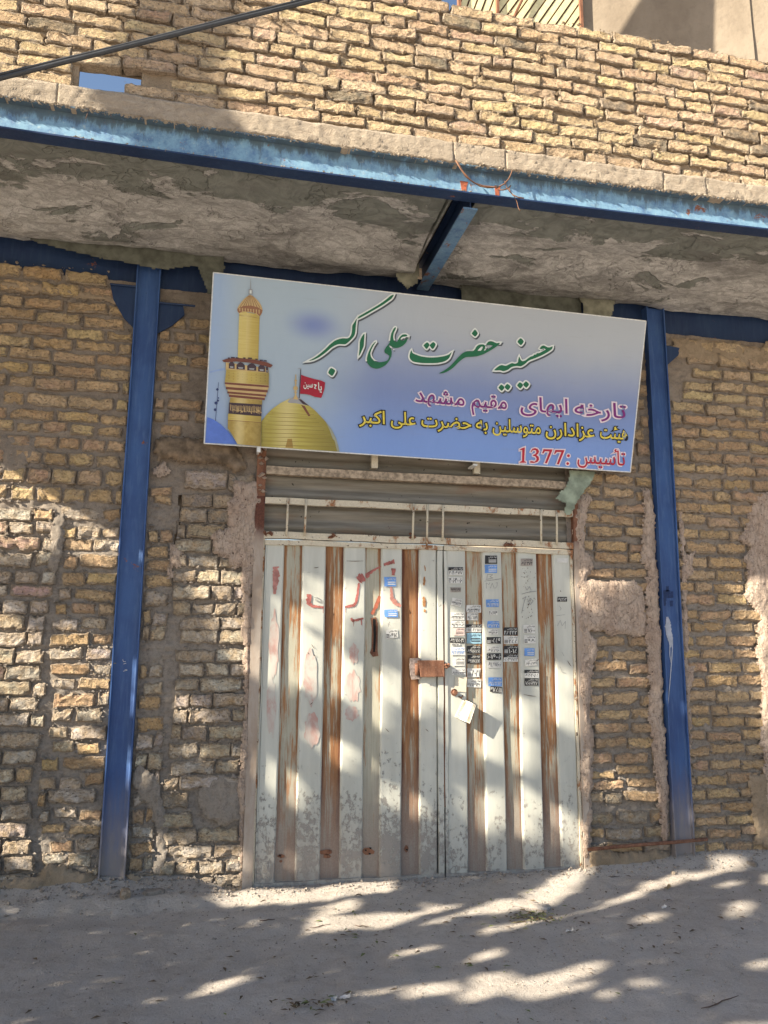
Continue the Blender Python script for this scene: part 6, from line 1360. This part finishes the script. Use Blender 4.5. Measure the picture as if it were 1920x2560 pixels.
# an unseen slab added overhead to throw the shadow on the neighbouring wall
HX0 = X(1452, 60, YB)
def back_to(px, py, s):
    d = ray(px, py); k = (YB+0.42*HX0-CAM[1])/(d[1]+0.42*d[0]); p = CAM+k*d      # on the turned wall
    return p-SUN*((p[1]-0.17)/SUN[1])
caster = thing('shadow_caster', 'thin unseen slab added overhead to shadow the neighbouring wall', 'shadow caster', (0, 0.9, 3.5))
sq = [back_to(1788, 140, 4.3), back_to(1785, -30, 4.3), back_to(1783, -160, 4.3), back_to(1700, -170, 4.3), back_to(1622, -4, 4.3), back_to(1530, 145, 4.3)]
m = MB(); m.prism(sq, (0, 0.03, 0)); m.build('caster_slab', M['house'], caster)  # added only for the shadow it casts
p0 = sq[0]; m = MB(); m.box((p0[0]-0.5, p0[1]+0.01, 9.0), (p0[0]-0.4, p0[1]+0.11, sq[5][2])); m.build('caster_post', M['house'], caster)

# ================================================================== THE TREE THAT SHADES THE GATE (left of the camera, out of view)
LIT = []       # sunlit patches on the wall: capsules x1,y1,x2,y2,radius (measured)
def lw(*a):
    if 640 < a[0] < 1460: a = a[:4]+(a[4]*1.25+2,)
    LIT.append(('w',)+a)
def lg(*a): LIT.append(('g',)+a)
lw(-10, 1230, 60, 1280, 60); lw(20, 1330, 110, 1340, 30); lw(255, 1405, 285, 1415, 20); lw(-10, 1520, 20, 1540, 30); lw(0, 1600, 120, 1660, 55); lw(40, 1700, 130, 1770, 50); lw(160, 1600, 270, 1640, 40); lw(150, 1690, 280, 1760, 48); lw(140, 1800, 260, 1880, 30); lw(60, 1780, 130, 1800, 22)
lw(-10, 2065, 60, 2090, 30); lw(0, 2115, 120, 2135, 28); lw(60, 2150, 110, 2170, 20); lw(205, 2035, 250, 2048, 16); lw(140, 2020, 180, 2045, 14); lw(140, 2080, 175, 2090, 16); lw(150, 2140, 190, 2160, 18)
lw(338, 1670, 336, 1765, 24); lw(322, 1870, 318, 1960, 24); lw(348, 1430, 345, 1465, 9); lw(305, 2070, 300, 2120, 8); lw(300, 2170, 300, 2205, 10)
lw(490, 1440, 600, 1470, 30); lw(510, 1500, 600, 1520, 30); lw(560, 1560, 610, 1630, 34); lw(600, 1500, 610, 1660, 22); lw(430, 1750, 510, 1800, 26); lw(460, 1870, 510, 1880, 16); lw(585, 1880, 605, 1920, 18); lw(425, 1930, 450, 1975, 18); lw(360, 1950, 385, 1955, 12); lw(350, 2085, 395, 2110, 20); lw(345, 2140, 390, 2160, 16); lw(430, 2130, 590, 2150, 28); lw(480, 2180, 600, 2205, 24)
lw(690, 1520, 690, 1660, 22); lw(735, 1570, 745, 1680, 22); lw(775, 1620, 800, 1720, 24); lw(770, 1480, 850, 1485, 20); lw(770, 1530, 850, 1560, 22); lw(835, 1620, 845, 1710, 20); lw(880, 1475, 905, 1530, 20); lw(945, 1490, 945, 1530, 18); lw(985, 1490, 1000, 1560, 24); lw(965, 1700, 1000, 1730, 24); lw(1035, 1500, 1035, 1630, 22); lw(1060, 1500, 1110, 1620, 30); lw(880, 1690, 905, 1750, 24); lw(935, 1700, 945, 1790, 22); lw(1035, 1705, 1045, 1770, 20); lw(1075, 1720, 1110, 1740, 22); lw(660, 1680, 700, 1700, 16)
lw(680, 1930, 735, 1985, 24); lw(830, 1870, 885, 1900, 22); lw(780, 1840, 800, 1860, 12); lw(965, 1985, 1040, 2015, 20); lw(700, 2130, 720, 2160, 10); lw(630, 2150, 640, 2180, 12)
lw(1140, 1550, 1145, 1660, 26); lw(1195, 1590, 1195, 1690, 20); lw(1215, 1600, 1212, 1740, 10); lw(1140, 1720, 1155, 1740, 24); lw(1200, 1720, 1210, 1800, 22); lw(1145, 1800, 1165, 1860, 24); lw(1200, 1840, 1320, 1890, 30); lw(1260, 1760, 1330, 1800, 22); lw(1370, 1690, 1390, 1750, 26); lw(1405, 1760, 1450, 1810, 26); lw(1410, 1690, 1430, 1720, 14); lw(1185, 2000, 1215, 2060, 24); lw(1240, 2010, 1300, 2050, 28); lw(1320, 2020, 1350, 2060, 28); lw(1395, 2050, 1450, 2120, 28); lw(1450, 2120, 1475, 2150, 20); lw(1300, 1980, 1310, 2080, 20)
lw(1480, 1470, 1560, 1475, 24); lw(1450, 1480, 1455, 1510, 10); lw(1495, 1515, 1510, 1540, 12); lw(1530, 1675, 1600, 1680, 16); lw(1465, 1700, 1468, 1730, 14); lw(1500, 1930, 1545, 1935, 20); lw(1530, 1960, 1550, 1965, 12); lw(1580, 1975, 1635, 1985, 16); lw(1490, 1985, 1540, 2000, 12); lw(1695, 1765, 1702, 1790, 10); lw(1715, 2020, 1718, 2055, 9); lw(1480, 2060, 1500, 2100, 10)
lw(1830, 1445, 1960, 1455, 26); lw(1900, 1500, 1960, 1800, 48); lw(1810, 1680, 1890, 1720, 28); lw(1850, 1770, 1900, 1780, 20); lw(1870, 1560, 1900, 1580, 20); lw(1910, 2050, 1950, 2110, 24); lw(1880, 1850, 1940, 1870, 22); lw(1840, 1620, 1880, 1630, 12)
lg(560, 2248, 760, 2243, 14); lg(760, 2243, 980, 2215, 12); lg(800, 2285, 900, 2262, 8); lg(770, 2315, 1110, 2288, 13); lg(1060, 2280, 1280, 2258, 11); lg(1215, 2335, 1290, 2320, 14); lg(995, 2395, 1080, 2375, 12); lg(1180, 2392, 1250, 2375, 12); lg(1185, 2440, 1265, 2428, 18); lg(905, 2478, 1040, 2448, 10); lg(775, 2478, 840, 2466, 6); lg(640, 2490, 686, 2482, 7); lg(1000, 2480, 1140, 2465, 12); lg(1150, 2490, 1290, 2462, 12)
lg(1320, 2255, 1420, 2205, 20); lg(1420, 2200, 1475, 2170, 14); lg(1280, 2322, 1400, 2300, 8); lg(1400, 2300, 1520, 2270, 10); lg(1520, 2270, 1600, 2242, 18); lg(1610, 2222, 1715, 2195, 12); lg(1735, 2200, 1790, 2190, 12); lg(1810, 2175, 1860, 2165, 14); lg(1790, 2205, 1835, 2203, 8); lg(1825, 2280, 1868, 2264, 9); lg(1870, 2412, 1930, 2400, 8); lg(1290, 2470, 1400, 2460, 22); lg(1400, 2440, 1510, 2412, 9); lg(1580, 2460, 1632, 2457, 6); lg(1440, 2463, 1478, 2460, 6); lg(1500, 2488, 1530, 2484, 5); lg(1915, 2195, 1940, 2190, 10); lg(1590, 2300, 1650, 2290, 7); lg(500, 2480, 620, 2440, 10); lg(470, 2530, 560, 2500, 8)
NL = 44000
r = np.random.default_rng(2024)
def keep_target(px, py, kind, grow):
    grow = grow*2.0
    ok = np.ones(len(px), bool)
    for c in LIT:
        if c[0] != kind: continue
        d = segdist(px, py, *c[1:5])
        if kind == 'g': d = np.where(True, np.minimum(d, segdist(px, py*1.0, *c[1:5])), d)
        ok &= d > c[5]+grow
    return ok
T = []
n1 = int(NL*0.55)
tx = r.uniform(-1.7, 3.9, n1); tz = r.uniform(-0.02, 1.60, n1)
ppx, ppy = project(np.stack([tx, np.zeros(n1), tz], -1))
k = keep_target(ppx, ppy, 'w', 5); T.append(np.stack([tx, np.zeros(n1), tz], -1)[k])
n2 = int(NL*0.62)
tx = r.uniform(-1.9, 4.0, n2); ty = r.uniform(-1.75, 0.0, n2)
ppx, ppy = project(np.stack([tx, ty, np.zeros(n2)], -1)); front = ty > -3.4
k = keep_target(ppx, ppy, 'g', 3) & front; T.append(np.stack([tx, ty, np.zeros(n2)], -1)[k])
# the crown's top also throws a soft patch on the parapet and the beam, upper left
patch = [(395, -120), (585, -60), (560, 60), (520, 170), (560, 260), (640, 345), (648, 440), (310, 395), (300, 330), (260, 240), (235, 170), (300, 90), (335, 0)]
n3 = 9000; tx = r.uniform(-1.2, 1.6, n3); tz = r.uniform(3.2, 4.9, n3); P3 = np.stack([tx, np.full(n3, YP-0.01), tz], -1); ppx, ppy = project(P3)
k = inpoly(ppx, ppy, patch) & (r.random(n3) < 0.95); T.append(P3[k])
T = np.vstack(T)
xl = -4.3+0.75*r.normal(0, 1, len(T)); xl = np.clip(xl, -6.2, -3.45)
s_ = T[:, 0]-xl
Cn = T-SUN*s_[:, None]
okh = (Cn[:, 2] > 0.35)
Cn = Cn[okh]; n = len(Cn)
Ln = r.uniform(0.020, 0.040, n); a = r.uniform(0, 2*math.pi, n)
e1 = np.cross(SUNN, (0, 0, 1)); e1 /= np.linalg.norm(e1); e2 = np.cross(SUNN, e1)
d1 = np.cos(a)[:, None]*e1+np.sin(a)[:, None]*e2+r.normal(0, 0.35, (n, 1))*SUNN; d2 = -np.sin(a)[:, None]*e1+np.cos(a)[:, None]*e2+r.normal(0, 0.35, (n, 1))*SUNN
V = np.empty((n, 4, 3)); V[:, 0] = Cn-d1*Ln[:, None]; V[:, 2] = Cn+d1*Ln[:, None]; V[:, 1] = Cn-d2*(Ln*0.55)[:, None]; V[:, 3] = Cn+d2*(Ln*0.55)[:, None]
tree = thing('shade_tree', 'leafy street tree standing left of the viewpoint, dappling the gate with shade', 'tree', (-4.6, -3.1, 0))
me = bpy.data.meshes.new('crown'); me.vertices.add(4*n); me.vertices.foreach_set('co', (V.reshape(-1, 3)-wloc(tree)).ravel()); me.loops.add(4*n); me.loops.foreach_set('vertex_index', np.arange(4*n, dtype=np.int32))
me.polygons.add(n); me.polygons.foreach_set('loop_start', np.arange(0, 4*n, 4, dtype=np.int32)); me.materials.append(plain('tree_leaf', (0.055, 0.10, 0.03), 0.7, 0.3, 0.35, 30)); me.update(calc_edges=True); me.validate()
put('crown', me, tree, kind='stuff')
bark = plain('grey_bark', (0.16, 0.125, 0.095), 0.95, 0.1, 0.4, 25)
m = MB(); m.tube([(-4.6, -3.1, -0.1), (-4.62, -3.08, 0.9), (-4.55, -3.0, 1.9), (-4.5, -2.85, 2.9), (-4.45, -2.7, 3.9)], [0.17, 0.14, 0.12, 0.09, 0.05], 0, 10); m.build('trunk', bark, tree, True)
for q in ([(-4.55, -3.0, 1.9), (-4.5, -3.5, 2.5), (-4.4, -4.2, 3.1), (-4.3, -4.8, 3.5)], [(-4.5, -2.9, 2.5), (-4.4, -2.4, 3.1), (-4.2, -2.0, 3.8)], [(-4.5, -2.85, 2.9), (-4.7, -3.2, 3.7), (-4.6, -3.6, 4.6)], [(-4.45, -2.7, 3.9), (-4.3, -2.5, 4.8), (-4.2, -2.4, 5.6)]):
    m = MB(); m.tube(q, np.linspace(0.07, 0.018, len(q)), 0, 8); m.build('branch', bark, tree, True)
